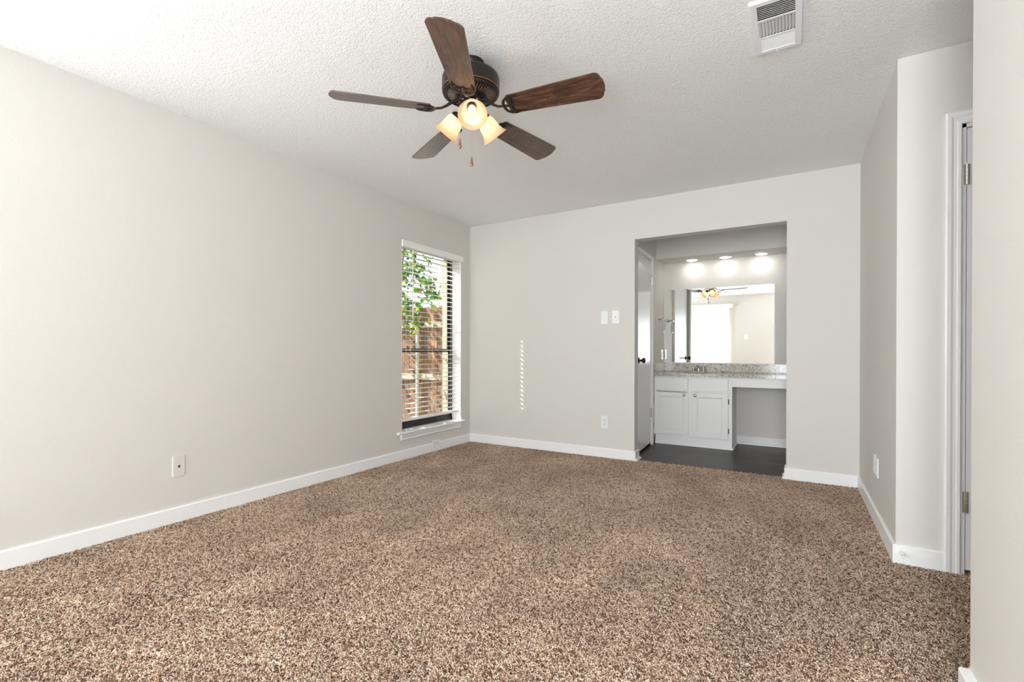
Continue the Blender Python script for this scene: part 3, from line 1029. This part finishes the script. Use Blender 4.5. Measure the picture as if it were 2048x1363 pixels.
# ------------------------------------------------------------------ ceiling vent
def vent():
    x0, x1, y0, y1 = -0.165, 0.033, 2.155, 2.545
    cx, cy = (x0 + x1) / 2, (y0 + y1) / 2
    o = thing('air_vent', (cx, cy, H), 'white three-way ceiling air register at the top right', 'air vent')
    z1, z0 = H, H - 0.012
    ix0, ix1, iy0, iy1 = x0 + 0.030, x1 - 0.030, y0 + 0.030, y1 - 0.026
    F = MB()
    def slope(xa, ya, xb, yb, xc, yc, xd, yd):   # outer a,b -> inner c,d
        v = [F.bm.verts.new(p) for p in ((xa, ya, z1), (xb, yb, z1), (xd, yd, z0), (xc, yc, z0))]
        F.bm.faces.new(v)
    k = 0.006
    slope(x0, y0, x1, y0, x0 + k, y0 + k, x1 - k, y0 + k)
    slope(x1, y0, x1, y1, x1 - k, y0 + k, x1 - k, y1 - k)
    slope(x1, y1, x0, y1, x1 - k, y1 - k, x0 + k, y1 - k)
    slope(x0, y1, x0, y0, x0 + k, y1 - k, x0 + k, y0 + k)
    F.box(x0 + k, y0 + k, z0, ix0, y1 - k, z0 + 0.002)
    F.box(ix1, y0 + k, z0, x1 - k, y1 - k, z0 + 0.002)
    F.box(ix0, y0 + k, z0, ix1, iy0, z0 + 0.002)
    F.box(ix0, iy1, z0, ix1, y1 - k, z0 + 0.002)
    ya, yb = 2.284, 2.412
    for yy in (ya, yb):
        F.box(ix0, yy - 0.005, z0, ix1, yy + 0.005, z0 + 0.002)
    F.build('vent_frame', M_VENT, o)
    MB().box(ix0, iy0, H - 0.0005, ix1, iy1, H + 0.0005).build('duct_opening', M_DUCT, o)
    def fins(nm, along, lo, hi, n, tilt):
        L = MB()
        for i in range(n):
            c = lo + (hi - lo) * (i + 0.5) / n
            hw = 0.0085
            dx, dz = hw * cos(tilt), hw * sin(tilt) * 0.62
            if along == 'x':
                q = [(ix0, c - dx, z0 + 0.005 - dz), (ix1, c - dx, z0 + 0.005 - dz), (ix1, c + dx, z0 + 0.005 + dz), (ix0, c + dx, z0 + 0.005 + dz)]
            else:
                q = [(c - dx, ya + .005, z0 + 0.005 - dz), (c - dx, yb - .005, z0 + 0.005 - dz), (c + dx, yb - .005, z0 + 0.005 + dz), (c + dx, ya + .005, z0 + 0.005 + dz)]
            v = [L.bm.verts.new(p) for p in q]
            w = [L.bm.verts.new((p[0], p[1], p[2] + 0.0008)) for p in q]
            L.bm.faces.new(v[::-1]); L.bm.faces.new(w)
            for k2 in range(4):
                L.bm.faces.new((v[k2], v[(k2 + 1) % 4], w[(k2 + 1) % 4], w[k2]))
        L.build(nm, M_VENT, o)
    fins('louvers', 'x', iy0, ya - 0.005, 8, R(38))
    fins('louvers', 'y', ix0, ix1, 11, R(50))
    fins('louvers', 'x', yb + 0.005, iy1, 8, R(-38))
    lv = MB().tube([(cx - 0.004, iy1 + 0.006, z0), (cx - 0.002, iy1 + 0.008, z0 - 0.010), (cx + 0.006, iy1 + 0.018, z0 - 0.016)], [0.004, 0.0035, 0.004], 8, 0.5)
    lv.build('damper_lever', M_PLATE, o)
vent()

# ------------------------------------------------------------------ ceiling fan
FX, FY = -1.370, 1.905
fan = thing('ceiling_fan', (FX, FY, H), 'dark bronze ceiling fan with five walnut blades and three lit glass shades', 'ceiling fan')
C0 = (FX, FY, 0)
MB().lathe([(0, H), (0.066, H), (0.068, H - 0.006), (0.066, H - 0.018), (0.058, H - 0.034), (0.040, H - 0.042), (0, H - 0.042)], C0, seg=40).build('canopy', M_BRONZE, fan, smooth=True)
mo = MB().lathe([(0, 2.400), (0.050, 2.400), (0.052, 2.390), (0.098, 2.386), (0.122, 2.380), (0.136, 2.370), (0.1405, 2.358), (0.1415, 2.345),
                 (0.1415, 2.302), (0.137, 2.2985), (0.137, 2.296), (0.139, 2.292), (0.136, 2.284), (0.126, 2.2795), (0.120, 2.283), (0.112, 2.287),
                 (0.075, 2.272), (0.070, 2.266), (0, 2.266)], C0, seg=64).build('motor_housing', M_BRONZE, fan, smooth=True)
MB().lathe([(0.1385, 2.2995), (0.1412, 2.3005), (0.1412, 2.2965), (0.1385, 2.2965)], C0, seg=64, closed=True).build('copper_band', M_COPPER, mo, smooth=True)
fn = MB()
for k in range(48):
    a = 2 * pi * k / 48
    e, t = Vector((cos(a), sin(a), 0)), Vector((-sin(a), cos(a), 0))
    pts = []
    for rr, zz in ((0.080, 2.2722), (0.114, 2.2845)):
        for s in (-1, 1):
            for dz in (0.0, -0.003):
                pts.append(fn.bm.verts.new(Vector((FX, FY, zz + dz)) + e * rr + t * s * (0.0006 + 0.012 * (rr - 0.06) * 1.6)))
    for q in ((0, 1, 3, 2), (4, 6, 7, 5), (0, 4, 5, 1), (2, 3, 7, 6), (1, 5, 7, 3), (0, 2, 6, 4)):
        fn.bm.faces.new([pts[i] for i in q])
fn.build('vent_fins', M_BRASSY, mo)
nk = MB().lathe([(0.044, 2.404), (0.050, 2.402), (0.050, 2.397), (0.044, 2.396)], C0, seg=40, closed=True)
for k in range(30):
    a = 2 * pi * k / 30
    nk.tube([(FX + 0.050 * cos(a), FY + 0.050 * sin(a), 2.4035), (FX + 0.058 * cos(a), FY + 0.058 * sin(a), 2.414)], 0.0015, 5)
nk.build('collar', M_BRASSY, fan)
fw = MB().lathe([(0, 2.268), (0.066, 2.268), (0.066, 2.246), (0.058, 2.240), (0, 2.240)], C0, seg=40)
fw.build('flywheel', M_BRONZE, fan, smooth=True)
sc0 = None
for k in range(10):
    a = 2 * pi * (k + 0.35) / 10
    if sc0 is None:
        sc0 = s_ = MB().lathe([(0, 0), (0.0042, 0), (0.0035, -0.004), (0, -0.005)], (FX, FY, H), seg=10).build('screw', M_NICKEL, fan)
    else:
        s_ = sc0.copy(); COL.objects.link(s_)
        s_.parent = fan
    s_.location = (0.058 * cos(a), 0.058 * sin(a), 2.2405 - H)
sh = MB().lathe([(0, 2.246), (0.030, 2.246), (0.030, 2.262), (0.050, 2.262), (0.0515, 2.256), (0.0515, 2.212), (0.046, 2.204), (0.052, 2.200), (0.050, 2.190),
                 (0.036, 2.178), (0.020, 2.170), (0.014, 2.158), (0.008, 2.150), (0, 2.148)], C0, seg=40)
sho = sh.build('switch_housing', M_BRONZE, fan, smooth=True)
MB().lathe([(0.0515, 2.2625), (0.0530, 2.2615), (0.0530, 2.2585), (0.0515, 2.2580)], C0, seg=40, closed=True).build('rim', M_NICKEL, sho)

# blades: one shape, five copies
ZBL = 2.198
PIT = R(14.0)
def tilt(x, y, z):     # about the blade's long axis
    return (x, y * cos(PIT) - z * sin(PIT) * -1 * 0 - z * sin(PIT) * 0, z)
def blade_pt(x, y, z):
    return Vector((x, y * cos(PIT) + z * sin(PIT), ZBL - H - y * sin(PIT) + z * cos(PIT)))
def blade_outline():
    pts = []
    R0, R1 = 0.198, 0.660
    def hw(x):
        return 0.056 + 0.020 * ((x - R0) / (R1 - R0)) ** 0.9
    xs = [R0 + 0.012 + (R1 - 0.040 - R0 - 0.012) * k / 14 for k in range(15)]
    low = [(x, -hw(x)) for x in xs]
    ce = []
    rad = 0.030
    w = hw(R1 - 0.03)
    for k in range(1, 7):
        a = -pi / 2 + (pi / 2) * k / 6
        ce.append((R1 - 0.012 - rad + rad * cos(a) , -w + rad + rad * sin(a)))
    ce += [(R1 - 0.004, -w * 0.4), (R1, 0.0), (R1 - 0.004, w * 0.4)]
    for k in range(0, 6):
        a = (pi / 2) * k / 6
        ce.append((R1 - 0.012 - rad + rad * cos(a), w - rad + rad * sin(a)))
    up = [(x, hw(x)) for x in reversed(xs)]
    rt_ = [(R0 + 0.004, 0.050), (R0, 0.040), (R0, -0.040), (R0 + 0.004, -0.050)]
    return low + ce + up + rt_
def make_blade():
    mb = MB()
    ol = blade_outline()
    top = [mb.bm.verts.new(blade_pt(x, y, 0.003)) for x, y in ol]
    bot = [mb.bm.verts.new(blade_pt(x, y, -0.003)) for x, y in ol]
    n = len(ol)
    mb.bm.faces.new(top)
    mb.bm.faces.new(bot[::-1])
    for i in range(n):
        mb.bm.faces.new((top[i], bot[i], bot[(i + 1) % n], top[(i + 1) % n]))
    return mb
def make_iron():
    mb = MB()
    B = lambda x, y, z=-0.006: blade_pt(x, y, z)
    hz = 2.248 - H
    # swan arm from the flywheel to the blade
    mb.tube([(0.050, 0, hz), (0.075, 0, hz - 0.004), (0.098, 0.002, hz - 0.016), (0.120, 0.003, hz - 0.034), (0.145, 0.002, hz - 0.048), (0.170, 0, hz - 0.052), B(0.192, 0)],
            [0.013, 0.012, 0.010, 0.0085, 0.0075, 0.0075, 0.008], 10, 0.75, up=(0, 0, 1))
    for s in (-1, 1):
        # outer horn of the fork
        mb.tube([B(0.178, 0), B(0.180, s * 0.016), B(0.188, s * 0.034), B(0.204, s * 0.047), B(0.224, s * 0.052), B(0.244, s * 0.049), B(0.262, s * 0.045)],
                [0.0065, 0.0070, 0.0075, 0.0075, 0.0070, 0.0062, 0.0030], 8, 0.6, up=(0, 0, 1))
        # inner scroll
        mb.tube([B(0.224, s * 0.052), B(0.226, s * 0.038), B(0.216, s * 0.026), B(0.212, s * 0.014), B(0.222, 0.0)],
                [0.0055, 0.0060, 0.0055, 0.0055, 0.0065], 8, 0.6, up=(0, 0, 1))
    mb.tube([B(0.186, 0), B(0.222, 0)], [0.007, 0.006], 8, 0.6, up=(0, 0, 1))
    for x, y in ((0.222, 0), (0.226, 0.040), (0.226, -0.040)):
        mb.lathe([(0, 0), (0.0065, 0), (0.005, 0.004), (0, 0.005)], B(x, y, -0.008), blade_pt(0, 0, -1) - blade_pt(0, 0, 0), 10)
    return mb
def build_local(mb, name, mat, parent, smooth=False):
    """mesh already in the parent's local frame"""
    bmesh.ops.recalc_face_normals(mb.bm, faces=mb.bm.faces)
    me = bpy.data.meshes.new(name)
    mb.bm.to_mesh(me)
    mb.bm.free()
    me.materials.append(mat)
    o = bpy.data.objects.new(name, me)
    COL.objects.link(o)
    o.parent = parent
    if smooth:
        for pl in me.polygons:
            pl.use_smooth = True
        try:
            me.set_sharp_from_angle(angle=R(50))
        except Exception:
            pass
    return o
PH0 = 8.9
b0 = build_local(make_blade(), 'blade', M_WALNUT, fan)
i0 = build_local(make_iron(), 'blade_bracket', M_BRONZE, b0, True)
b0.rotation_euler.z = R(PH0)
for k in range(1, 5):
    b = b0.copy(); COL.objects.link(b)
    b.parent = fan
    b.rotation_euler.z = R(PH0 + 72 * k)
    i_ = i0.copy(); COL.objects.link(i_)
    i_.parent = b

# lamps
def lamp(az):
    a = R(az)
    e = Vector((cos(a), sin(a), 0))
    up = Vector((0, 0, 1))
    ax = (e * cos(R(47)) - up * sin(R(47))).normalized()
    base = Vector((FX, FY, 2.186)) + e * 0.040
    neck = Vector((FX, FY, 2.199)) + e * 0.066
    arm = MB().tube([base, base + e * 0.012 + up * 0.006, neck - ax * 0.006, neck + ax * 0.006], [0.010, 0.010, 0.012, 0.014], 12)
    arm.lathe([(0, -0.006), (0.020, -0.004), (0.031, 0.006), (0.034, 0.020), (0.032, 0.020), (0.028, 0.010), (0, 0.004)], neck, ax, 28)
    lo = arm.build('lamp_arm', M_BRONZE, fan, smooth=True)
    s = MB()
    outer = [(0.027, 0.010), (0.034, 0.018), (0.041, 0.032), (0.045, 0.050), (0.047, 0.068), (0.050, 0.084), (0.056, 0.099), (0.064, 0.111), (0.069, 0.117)]
    inner = [(q - 0.0035, h - 0.0005) for q, h in reversed(outer)]
    s.lathe(outer + inner, neck, ax, 40, closed=True)
    s.build('lamp_shade', M_SHADE, lo, smooth=True)
    b = MB().lathe([(0, 0.004), (0.012, 0.004), (0.012, 0.024), (0.013, 0.026), (0.012, 0.028)], neck, ax, 20)
    b.build('bulb_socket', M_BRASSY, lo, smooth=True)
    b = MB().lathe([(0, 0.026), (0.010, 0.028), (0.0155, 0.040), (0.0175, 0.052), (0.015, 0.066), (0.009, 0.078), (0.003, 0.084), (0, 0.085)], neck, ax, 24)
    b.build('light_bulb', M_BULB, lo, smooth=True)
for az in (-51, 67, 187):
    lamp(az)

def chain(off, ztop, zfob):
    px, py = FX + off[0], FY + off[1]
    c = MB()
    z = ztop
    while z > zfob + 0.028:
        c.lathe([(0, 0.0016), (0.0014, 0.0006), (0.0014, -0.0006), (0, -0.0016)], (px, py, z), seg=6)
        z -= 0.0036
    c.tube([(px, py, ztop), (px, py, zfob + 0.026)], 0.0006, 5)
    co = c.build('pull_chain', M_NICKEL, fan)
    fb = MB().lathe([(0, 0.026), (0.003, 0.025), (0.0045, 0.018), (0.0065, 0.004), (0.0085, -0.008), (0.0085, -0.016), (0.005, -0.023), (0, -0.024)], (px, py, zfob), seg=16)
    fb.build('chain_fob', M_FOB, co, smooth=True)
rx, ry = cos(CAM_YAW), sin(CAM_YAW)
chain((-0.054 * rx, -0.054 * ry), 2.235, 2.043)
chain((-0.026, 0.044), 2.215, 1.975)

# ------------------------------------------------------------------ vanity alcove
YV = 5.400
van = thing('vanity_cabinet', (-0.945, YV, 0), 'white two-door vanity cabinet under the granite counter', 'cabinet')
bd = MB()
bd.box(XA, YV + 0.020, 0.100, XA + 0.016, YM - 0.003, 0.754)         # left side
bd.box(-0.563, YV + 0.020, 0.0, -0.545, YM - 0.003, 0.754)            # right side
bd.box(XA + 0.016, YV + 0.02, 0.100, -0.563, YM - 0.003, 0.116)  # bottom
bd.box(XA + 0.016, YM - 0.010, 0.116, -0.563, YM - 0.003, 0.754)      # back
for a, b in ((XA, XA + 0.030), (-0.992, -0.930), (-0.592, -0.545)):
    bd.box(a, YV, 0.100, b, YV + 0.020, 0.754)
for a, b in ((0.100, 0.128), (0.585, 0.606), (0.728, 0.754)):
    bd.box(XA + 0.030, YV + 0.0005, a, -0.592, YV + 0.020, b)
bd.build('cabinet_body', M_CAB, van, 0.001)
pl = MB().box(XA + 0.014, YV + 0.002, 0.0, -0.545, YV + 0.018, 0.100)
pl.prism([(0, 0), (0.016, 0), (0.014, 0.009), (0.009, 0.014), (0, 0.016)], XA + 0.014, -0.537, lambda p, q, t: (t, YV + 0.002 - p, q))
pl.prism([(0, 0), (0.014, 0), (0.012, 0.009), (0.008, 0.013), (0, 0.015)], YV - 0.012, YM - 0.03, lambda p, q, t: (-0.545 + p, t, q))
pl.build('toe_board', M_CAB, van)
def cab_door(x0, x1, z0, z1, kx, kz, hx, drop):
    d = MB()
    y0, y1 = YV - 0.019, YV - 0.001
    s = 0.055
    d.box(x0, y0, z0, x0 + s, y1, z1)
    d.box(x1 - s, y0, z0, x1, y1, z1)
    d.box(x0 + s, y0, z0, x1 - s, y1, z0 + s - 0.006)
    d.box(x0 + s, y0, z1 - s + 0.006, x1 - s, y1, z1)
    # sloped sticking and recessed panel
    ys_ = y0 + 0.009
    d.box(x0 + s, ys_, z0 + s - 0.006, x1 - s, y1, z1 - s + 0.006)
    t = 0.010
    xa, xb, za, zb = x0 + s, x1 - s, z0 + s - 0.006, z1 - s + 0.006
    for q in (((xa, za), (xb, za), (xb - t, za + t), (xa + t, za + t)), ((xa, zb), (xa + t, zb - t), (xb - t, zb - t), (xb, zb)),
              ((xa, za), (xa + t, za + t), (xa + t, zb - t), (xa, zb)), ((xb, za), (xb, zb), (xb - t, zb - t), (xb - t, za + t))):
        vs = []
        for i, (px, pz) in enumerate(q):
            onrim = (abs(px - xa) < 1e-6 or abs(px - xb) < 1e-6) and (abs(pz - za) < 1e-6 or abs(pz - zb) < 1e-6)
            vs.append(d.bm.verts.new((px, y0 + 0.002 if onrim else ys_ - 0.0006, pz)))
        d.bm.faces.new(vs)
    do = d.build('cabinet_door', M_CAB, van, 0.0012)
    MB().lathe([(0, 0), (0.006, 0), (0.0055, 0.010), (0.010, 0.014), (0.0145, 0.020), (0.0145, 0.025), (0.010, 0.029), (0, 0.030)], (kx, y0, kz), (0, -1, 0), 20).build('door_knob', M_NICKEL, do, smooth=True)
    for zc in (z1 - 0.085, z0 + 0.085):
        MB().box(hx - 0.004, y0 + 0.001, zc - 0.026, hx + 0.004, y1 + 0.001, zc + 0.026).build('hinge', M_BRONZE, do, 0.002)
cab_door(-1.341, -0.975, 0.119, 0.580, -1.018, 0.556, -1.3435, 0)
cab_door(-0.943, -0.582, 0.107, 0.585, -0.906, 0.553, -0.578, 0)
for x0, x1 in ((-1.341, -0.980), (-0.944, -0.583)):
    MB().box(x0, YV - 0.018, 0.600, x1, YV - 0.001, 0.734).build('drawer_front', M_CAB, van, 0.003)

ap_ = tag(box1(-0.545, YV, 0.656, XAR, YV + 0.020, 0.754).build('apron_panel', M_CAB, None, 0.0015), 'white panel under the counter across the knee space', 'panel')

ct = thing('vanity_counter', (-0.7, 5.6, 0.754), 'speckled beige granite vanity counter with backsplash', 'countertop')
sx, sy, srx, sry = -0.945, 5.600, 0.195, 0.130
c = MB()
x0, x1, y0, y1, z0, z1 = XA, XAR, 5.368, YM, 0.754, 0.788
NS = 48
ring_t, ring_b, rect_t, rect_b = [], [], [], []
def torect(a):
    dx, dy = cos(a), sin(a)
    s = min((x1 - sx) / dx if dx > 1e-9 else 1e9, (x0 - sx) / dx if dx < -1e-9 else 1e9, (y1 - sy) / dy if dy > 1e-9 else 1e9, (y0 - sy) / dy if dy < -1e-9 else 1e9)
    return sx + dx * s, sy + dy * s
angs = sorted([2 * pi * k / NS for k in range(NS)] + [math.atan2(yy - sy, xx - sx) % (2 * pi) for xx in (x0, x1) for yy in (y0, y1)])
for a in angs:
    qx, qy = torect(a)
    ring_t.append(c.bm.verts.new((sx + srx * cos(a), sy + sry * sin(a), z1)))
    ring_b.append(c.bm.verts.new((sx + srx * cos(a), sy + sry * sin(a), z0)))
    rect_t.append(c.bm.verts.new((qx, qy, z1)))
    rect_b.append(c.bm.verts.new((qx, qy, z0)))
n = len(angs)
for i in range(n):
    k = (i + 1) % n
    c.bm.faces.new((ring_t[i], rect_t[i], rect_t[k], ring_t[k]))
    c.bm.faces.new((ring_b[i], ring_b[k], rect_b[k], rect_b[i]))
    c.bm.faces.new((ring_t[i], ring_t[k], ring_b[k], ring_b[i]))
    c.bm.faces.new((rect_t[i], rect_b[i], rect_b[k], rect_t[k]))
c.build('counter_slab', M_GRANITE, ct)
MB().box(XA + 0.02, YM - 0.020, 0.788, XAR, YM, 0.888).build('backsplash', M_GRANITE, ct, 0.002)
MB().box(XA, 5.372, 0.788, XA + 0.020, YM, 0.888).build('side_splash', M_GRANITE, ct, 0.002)

sk = MB().lathe([(1.04, 0.0), (1.0, -0.004), (0.96, -0.05), (0.80, -0.11), (0.40, -0.135), (0.12, -0.138), (0.12, -0.146), (0.45, -0.143), (0.86, -0.118), (1.02, -0.05), (1.05, -0.006)], (0, 0, 0), seg=48, closed=True)
for v in sk.bm.verts:
    v.co = Vector((sx + v.co.x * srx, sy + v.co.y * sry, 0.7535 + v.co.z))
tag(sk.build('sink', M_SINK, None, smooth=True), 'white oval undermount sink below the faucet', 'sink')

fc = thing('faucet', (-0.932, 5.745, 0.788), 'brushed nickel two-handle faucet behind the sink', 'faucet')
MB().box(-1.012, 5.722, 0.788, -0.852, 5.772, 0.800).build('base_plate', M_NICKEL, fc, 0.005)
spt = MB().tube([(-0.932, 5.748, 0.798), (-0.932, 5.748, 0.835), (-0.932, 5.740, 0.858), (-0.932, 5.715, 0.866), (-0.932, 5.680, 0.860), (-0.932, 5.655, 0.845)], [0.017, 0.014, 0.014, 0.013, 0.012, 0.011], 14)
spt.build('spout', M_NICKEL, fc, smooth=True)
MB().lathe([(0, 0), (0.003, 0), (0.003, 0.02), (0.006, 0.024), (0, 0.03)], (-0.932, 5.765, 0.800), seg=12).build('lift_rod', M_NICKEL, fc, smooth=True)
for s, hx in ((-1, -0.984), (1, -0.880)):
    h = MB().lathe([(0, 0), (0.022, 0), (0.021, 0.008), (0.015, 0.020), (0.012, 0.042), (0.013, 0.054), (0, 0.060)], (hx, 5.747, 0.798), seg=20)
    h.tube([(hx, 5.747, 0.850), (hx + s * 0.020, 5.745, 0.856), (hx + s * 0.048, 5.742, 0.858)], [0.009, 0.007, 0.0045], 10, 0.7)
    h.build('handle', M_NICKEL, fc, smooth=True)

mr = thing('vanity_mirror', (-0.76, YM, 0.892), 'large frameless wall mirror above the vanity counter', 'mirror')
MB().box(-1.342, YM - 0.006, 0.893, -0.178, YM - 0.001, 1.757).build('mirror_glass', M_MIRROR, mr)
MB().prism([(0, 0), (0.010, 0), (0.010, 0.010), (0.008, 0.010), (0.008, 0.003), (0, 0.003)], -1.342, -0.178, lambda p, q, t: (t, YM - p, 0.889 + q)).build('bottom_channel', M_TRIM, mr)
MB().box(-0.179, YM - 0.008, 0.889, -0.172, YM, 1.758).build('edge_strip', M_TRIM, mr)
for xx in (-0.195, -1.05):
    MB().box(xx - 0.008, YM - 0.010, 1.748, xx + 0.008, YM, 1.764).build('mirror_clip', M_PLATE, mr, 0.002)

tr_ = thing('towel_ring', (XA, 5.610, 1.41), 'brushed nickel towel ring left of the vanity mirror', 'towel ring')
MB().lathe([(0, 0), (0.026, 0), (0.026, 0.004), (0.018, 0.012), (0.009, 0.026), (0.008, 0.050), (0.011, 0.056), (0.011, 0.064), (0, 0.066)], (XA, 5.610, 1.41), (1, 0, 0), 24).build('post', M_NICKEL, tr_, smooth=True)
rg = MB()
pts = []
for k in range(37):
    a = 2 * pi * k / 36
    pts.append((XA + 0.058 + 0.006 * cos(a), 5.610 + 0.078 * sin(a), 1.410 - 0.076 + 0.078 * cos(a)))
rg.tube(pts, 0.0042, 10, cap=False)
rg.build('ring', M_NICKEL, tr_, smooth=True)

for xx, lb in ((-1.000, 'left'), (-0.650, 'middle'), (-0.297, 'right')):
    dl = thing('recessed_light', (xx, 5.716, 2.073), '%s lit recessed downlight in the soffit over the mirror' % {'left': 'leftmost', 'middle': 'middle', 'right': 'rightmost'}[lb], 'recessed light', 'downlights in the vanity soffit')
    MB().lathe([(0.052, 2.0715), (0.056, 2.066), (0.070, 2.069), (0.072, 2.0735), (0.052, 2.0735)], (xx, 5.716, 0), seg=40, closed=True).build('trim_ring', M_PLATE, dl, smooth=True)
    MB().lathe([(0, 2.058), (0.020, 2.0588), (0.038, 2.062), (0.051, 2.0685), (0.053, 2.0725), (0, 2.0725)], (xx, 5.716, 0), seg=40).build('lens', M_LENS, dl, smooth=True)

# ------------------------------------------------------------------ outside the window
struct('ground', box1(-16, -8, -0.30, XF - 0.1, 16, -0.14), M_GROUND, 'bare ground outside the window', 'ground')
YFN = 5.60
fe = thing('wooden_fence', (-5.2, YFN, -0.14), 'brown wooden privacy fence with two rails outside the window', 'fence')
rf = random.Random(11)
pk = MB()
xx = -8.2
while xx < -3.47:
    w = 0.136 + rf.uniform(-0.004, 0.004)
    zt = 1.715 + rf.uniform(-0.02, 0.012)
    yy = YFN + rf.uniform(0, 0.004)
    pk.prism([(0, -0.12), (w, -0.12), (w, zt - 0.03), (w - 0.03, zt), (0.03, zt), (0, zt - 0.03)], yy, yy + 0.016, lambda p, q, t, xx=xx: (xx + p, t, q))
    xx += w + rf.uniform(0.003, 0.012)
pk.build('pickets', M_FENCE, fe)
for z0, z1 in ((1.390, 1.472), (0.590, 0.675)):
    MB().box(-8.2, YFN - 0.042, z0, -5.03, YFN - 0.001, z1).box(-4.97, YFN - 0.042, z0, -3.46, YFN - 0.001, z1).build('rail', M_RAIL, fe, 0.003)
for xp in (-7.4, -5.0):
    MB().lathe([(0, -0.14), (0.032, -0.14), (0.032, 1.70), (0.020, 1.722), (0, 1.728)], (xp, YFN - 0.045, 0), seg=20).build('post', M_STEEL, fe, smooth=True)

def tree(name, trunk, n_leaf, center, rad, label, seed, branches, cat='tree'):
    rt = random.Random(seed)
    o = thing(name, trunk[0], label, cat)
    tb = MB().tube(trunk, [0.045, 0.040, 0.032, 0.022][:len(trunk)], 10)
    tb.build('trunk', M_BARK, o, smooth=True)
    ends = []
    bb = MB()
    for b in branches:
        bb.tube(b, [0.016 - 0.012 * k / (len(b) - 1) for k in range(len(b))], 7)
        for p, q in zip(b, b[1:]):
            for t in (0.2, 0.4, 0.6, 0.8, 1.0):
                ends.append(Vector(p).lerp(Vector(q), t))
    bb.build('branches', M_BARK, o, smooth=True)
    vs, fs, tint = [], [], []
    for i in range(n_leaf):
        if i % 3:
            e = rt.choice(ends)
            c_ = e + Vector((rt.gauss(0, .09), rt.gauss(0, .09), rt.gauss(0.01, .09)))
        else:
            c_ = Vector((center[0] + rt.gauss(0, rad[0]), center[1] + rt.gauss(0, rad[1]), center[2] + rt.gauss(0, rad[2])))
        L = rt.uniform(0.060, 0.110)
        wd = L * rt.uniform(.30, .44)
        d = Vector((rt.gauss(0, 1), rt.gauss(0, 1), rt.gauss(-.5, .7))).normalized()
        s = d.cross(Vector((rt.gauss(0, 1), rt.gauss(0, 1), rt.gauss(0, 1)))).normalized()
        nn = d.cross(s)
        t = min(1, max(0, rt.gauss(.42, .24)))
        b = len(vs)
        for (l, w_, h_) in ((0, 0, 0), (.35, 1, .16), (.7, .75, .14), (1, 0, -.05), (.7, -.75, .14), (.35, -1, .16), (.35, 0, 0), (.7, 0, 0)):
            vs.append(c_ + d * L * l + s * wd * w_ + nn * L * h_)
            tint.append(t)
        fs += [(b, b + 1, b + 6), (b + 1, b + 2, b + 7, b + 6), (b + 2, b + 3, b + 7), (b, b + 6, b + 5), (b + 6, b + 7, b + 4, b + 5), (b + 7, b + 3, b + 4)]
    me = bpy.data.meshes.new('foliage')
    me.from_pydata([v - Vector(trunk[0]) for v in vs], [], fs)
    at = me.attributes.new('tint', 'FLOAT', 'POINT')
    at.data.foreach_set('value', tint)
    me.materials.append(M_LEAF)
    fo = bpy.data.objects.new('foliage', me)
    COL.objects.link(fo)
    fo.parent = o
    return o
tree('small_tree', [(-5.75, 5.0, -0.14), (-5.70, 5.02, 0.9), (-5.55, 5.0, 1.7), (-5.4, 4.98, 2.5)], 1500, (-5.55, 5.0, 2.15), (.60, .20, .42),
     'small green and yellow leaved tree outside the window', 4,
     [[(-5.6, 5.0, 1.6), (-5.2, 4.95, 1.95), (-4.8, 4.95, 1.80), (-4.42, 4.95, 1.42)],
      [(-5.55, 5.0, 1.8), (-5.1, 5.05, 2.2), (-4.6, 5.05, 2.15), (-4.25, 5.05, 1.80)],
      [(-5.5, 5.0, 2.1), (-5.0, 5.1, 2.5), (-4.5, 5.1, 2.6), (-4.1, 5.1, 2.5)],
      [(-5.45, 5.0, 2.3), (-5.1, 4.9, 2.7), (-4.7, 4.9, 2.9)],
      [(-5.65, 5.0, 1.1), (-5.3, 4.95, 1.15), (-5.02, 4.95, 1.02)]])
tree('shade_shrub', [(-4.15, 3.35, -0.14), (-4.13, 3.37, 0.6), (-4.10, 3.38, 1.3), (-4.08, 3.36, 2.1)], 1500, (-4.05, 3.30, 1.45), (.16, .22, .60),  # unseen, added to keep sun off the lower blind holes
     'unseen leafy shrub against the house just left of the narrow window', 9,
     [[(-4.12, 3.37, 0.7), (-4.02, 3.55, 1.2), (-3.98, 3.66, 1.75)],
      [(-4.10, 3.38, 1.0), (-4.00, 3.45, 1.6), (-3.98, 3.52, 2.2)],
      [(-4.10, 3.38, 1.3), (-4.05, 3.25, 1.9), (-4.02, 3.20, 2.6)],
      [(-4.10, 3.38, 1.3), (-4.02, 3.38, 1.9), (-4.00, 3.36, 2.6)]], 'shade_shrub')
